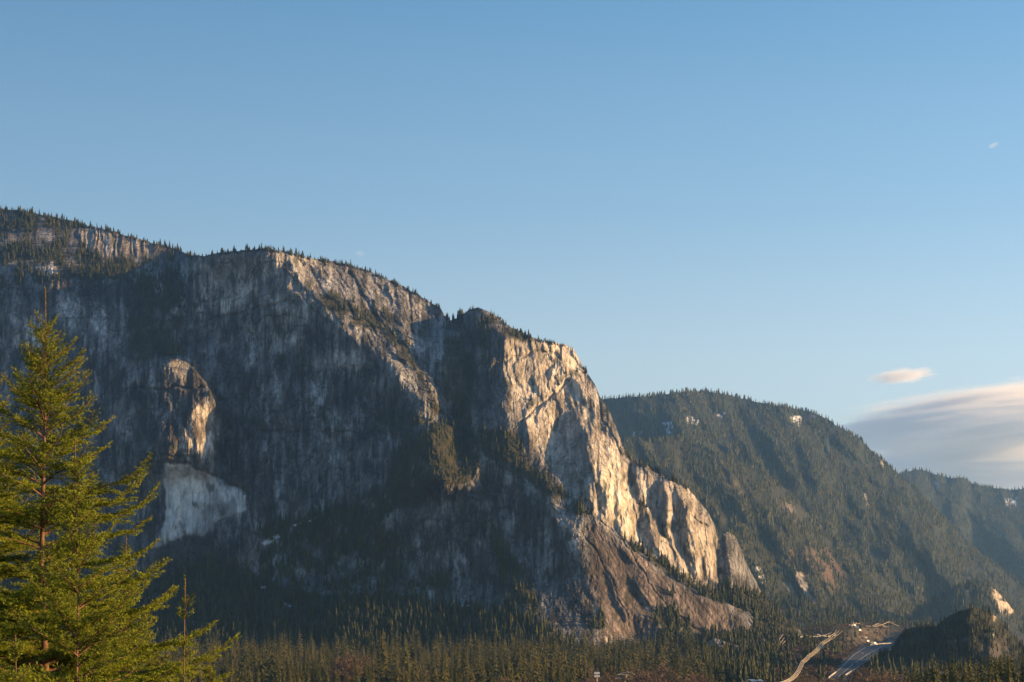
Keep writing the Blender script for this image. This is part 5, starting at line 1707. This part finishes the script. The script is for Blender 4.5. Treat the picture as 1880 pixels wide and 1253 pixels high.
# ------------------------------------------------------------------ the air
M_HAZE = bpy.data.materials.new('air')
M_HAZE.use_nodes = True
n_ = M_HAZE.node_tree
n_.nodes.remove(n_.nodes['Principled BSDF'])
pv = n_.nodes.new('ShaderNodeVolumePrincipled')
pv.inputs['Color'].default_value = (.36, .66, 1.0, 1)
pv.inputs['Density'].default_value = 4.0e-5
pv.inputs['Anisotropy'].default_value = 0.6
n_.links.new(pv.outputs[0], n_.nodes['Material Output'].inputs['Volume'])
x0, x1, y0, y1, z0, z1 = -9200, 9200, -1200, 12800, -120, 1100
hv = np.array([(x, y, z) for x in (x0, x1) for y in (y0, y1) for z in (z0, z1)], float)
hf = [(0, 1, 3, 2), (4, 6, 7, 5), (0, 4, 5, 1), (2, 3, 7, 6), (0, 2, 6, 4), (1, 5, 7, 3)]
haze = mesh_obj('haze', hv, hf, M_HAZE)
tag(haze, 'thin pale evening haze filling the valley and veiling the far hills', 'haze', kind='stuff')
# ------------------------------------------------------------------ clouds low in the west, beyond the haze
def cloud_mat(name, scl, dens, cut, seed, aniso=.15):
    m = bpy.data.materials.new(name); m.use_nodes = True
    n = m.node_tree; n.nodes.remove(n.nodes['Principled BSDF'])
    tc = node(n, 'ShaderNodeTexCoord')
    # unit-sphere coordinates of the cloud body: fade to nothing at its edge
    ln = node(n, 'ShaderNodeVectorMath', operation='LENGTH'); n.links.new(tc.outputs['Object'], ln.inputs[0])
    fall = node(n, 'ShaderNodeMapRange'); fall.inputs[1].default_value = 1.0; fall.inputs[2].default_value = .35
    fall.inputs[3].default_value = 0.0; fall.inputs[4].default_value = 1.0
    n.links.new(ln.outputs['Value'], fall.inputs[0])
    mp = node(n, 'ShaderNodeMapping'); mp.inputs['Scale'].default_value = scl; mp.inputs['Location'].default_value = (seed, seed * 1.7, seed * .3)
    n.links.new(tc.outputs['Object'], mp.inputs['Vector'])
    nz = node(n, 'ShaderNodeTexNoise'); nz.inputs['Scale'].default_value = 1.0; nz.inputs['Detail'].default_value = 9; nz.inputs['Roughness'].default_value = .62
    n.links.new(mp.outputs[0], nz.inputs['Vector'])
    ad = node(n, 'ShaderNodeMath', operation='MULTIPLY_ADD'); n.links.new(fall.outputs[0], ad.inputs[0]); ad.inputs[1].default_value = .38; n.links.new(nz.outputs['Fac'], ad.inputs[2])
    th = node(n, 'ShaderNodeMapRange'); th.inputs[1].default_value = cut; th.inputs[2].default_value = cut + .3; th.inputs[3].default_value = 0; th.inputs[4].default_value = dens
    n.links.new(ad.outputs[0], th.inputs[0])
    edge = node(n, 'ShaderNodeMath', operation='MULTIPLY'); n.links.new(th.outputs[0], edge.inputs[0]); n.links.new(fall.outputs[0], edge.inputs[1])
    pv = node(n, 'ShaderNodeVolumePrincipled')
    pv.inputs['Color'].default_value = (.968, .985, 1.0, 1); pv.inputs['Anisotropy'].default_value = aniso
    n.links.new(edge.outputs[0], pv.inputs['Density'])
    n.links.new(pv.outputs[0], n.nodes['Material Output'].inputs['Volume'])
    return m


def ball(nu=24, nv=12):
    V = []; T = []
    for j in range(nv + 1):
        a = math.pi * j / nv
        for i in range(nu):
            b = 6.2832 * i / nu
            V.append((math.sin(a) * math.cos(b), math.sin(a) * math.sin(b), math.cos(a)))
    for j in range(nv):
        for i in range(nu):
            p, q = j * nu + i, j * nu + (i + 1) % nu
            T.append((p, p + nu, q + nu, q))
    return np.array(V), np.array(T)


def cloud(name, label, cpx, cpy, Y, wpx, hpx, depth, tilt, mat):
    v, t = ball()
    o = mesh_obj(name, v, t, mat, smooth=True)
    o.location = P(cpx, cpy, Y)
    o.scale = (wpx / F * Y, depth, hpx / F * Y)
    o.rotation_euler = (0, tilt, 0)
    tag(o, label, 'cloud')
    return o


cloud('cloud', 'long grey-white cloud bank above the hazy ridge, upper layer', 1850, 770, 15500, 420, 66, 2300, -.09, cloud_mat('cloud_upper', (2.4, 2.2, 7.5), .016, .62, 1.3))
cloud('cloud', 'lower grey cloud layer just above the hazy ridge', 1830, 856, 17500, 390, 58, 2300, -.02, cloud_mat('cloud_lower', (2.2, 2.2, 7.5), .014, .64, 4.1))
cloud('cloud', 'thin white wisp of cloud above the long cloud bank', 1655, 691, 15500, 78, 16, 500, -.06, cloud_mat('cloud_wisp', (3.6, 2.5, 3.2), .008, .64, 7.7))
cloud('cloud', 'tiny faint wisp of cloud high in the blue at the right', 1824, 267, 15500, 15, 6, 160, -.2, cloud_mat('cloud_fleck', (2.6, 2.0, 2.2), .0028, .66, 2.2))
cloud('cloud', 'tiny pale puff of cloud just above the left summit rim', 661, 466, 15500, 15, 8, 160, 0, cloud_mat('cloud_puff', (2.0, 2.0, 2.0), .0010, .62, 5.5))
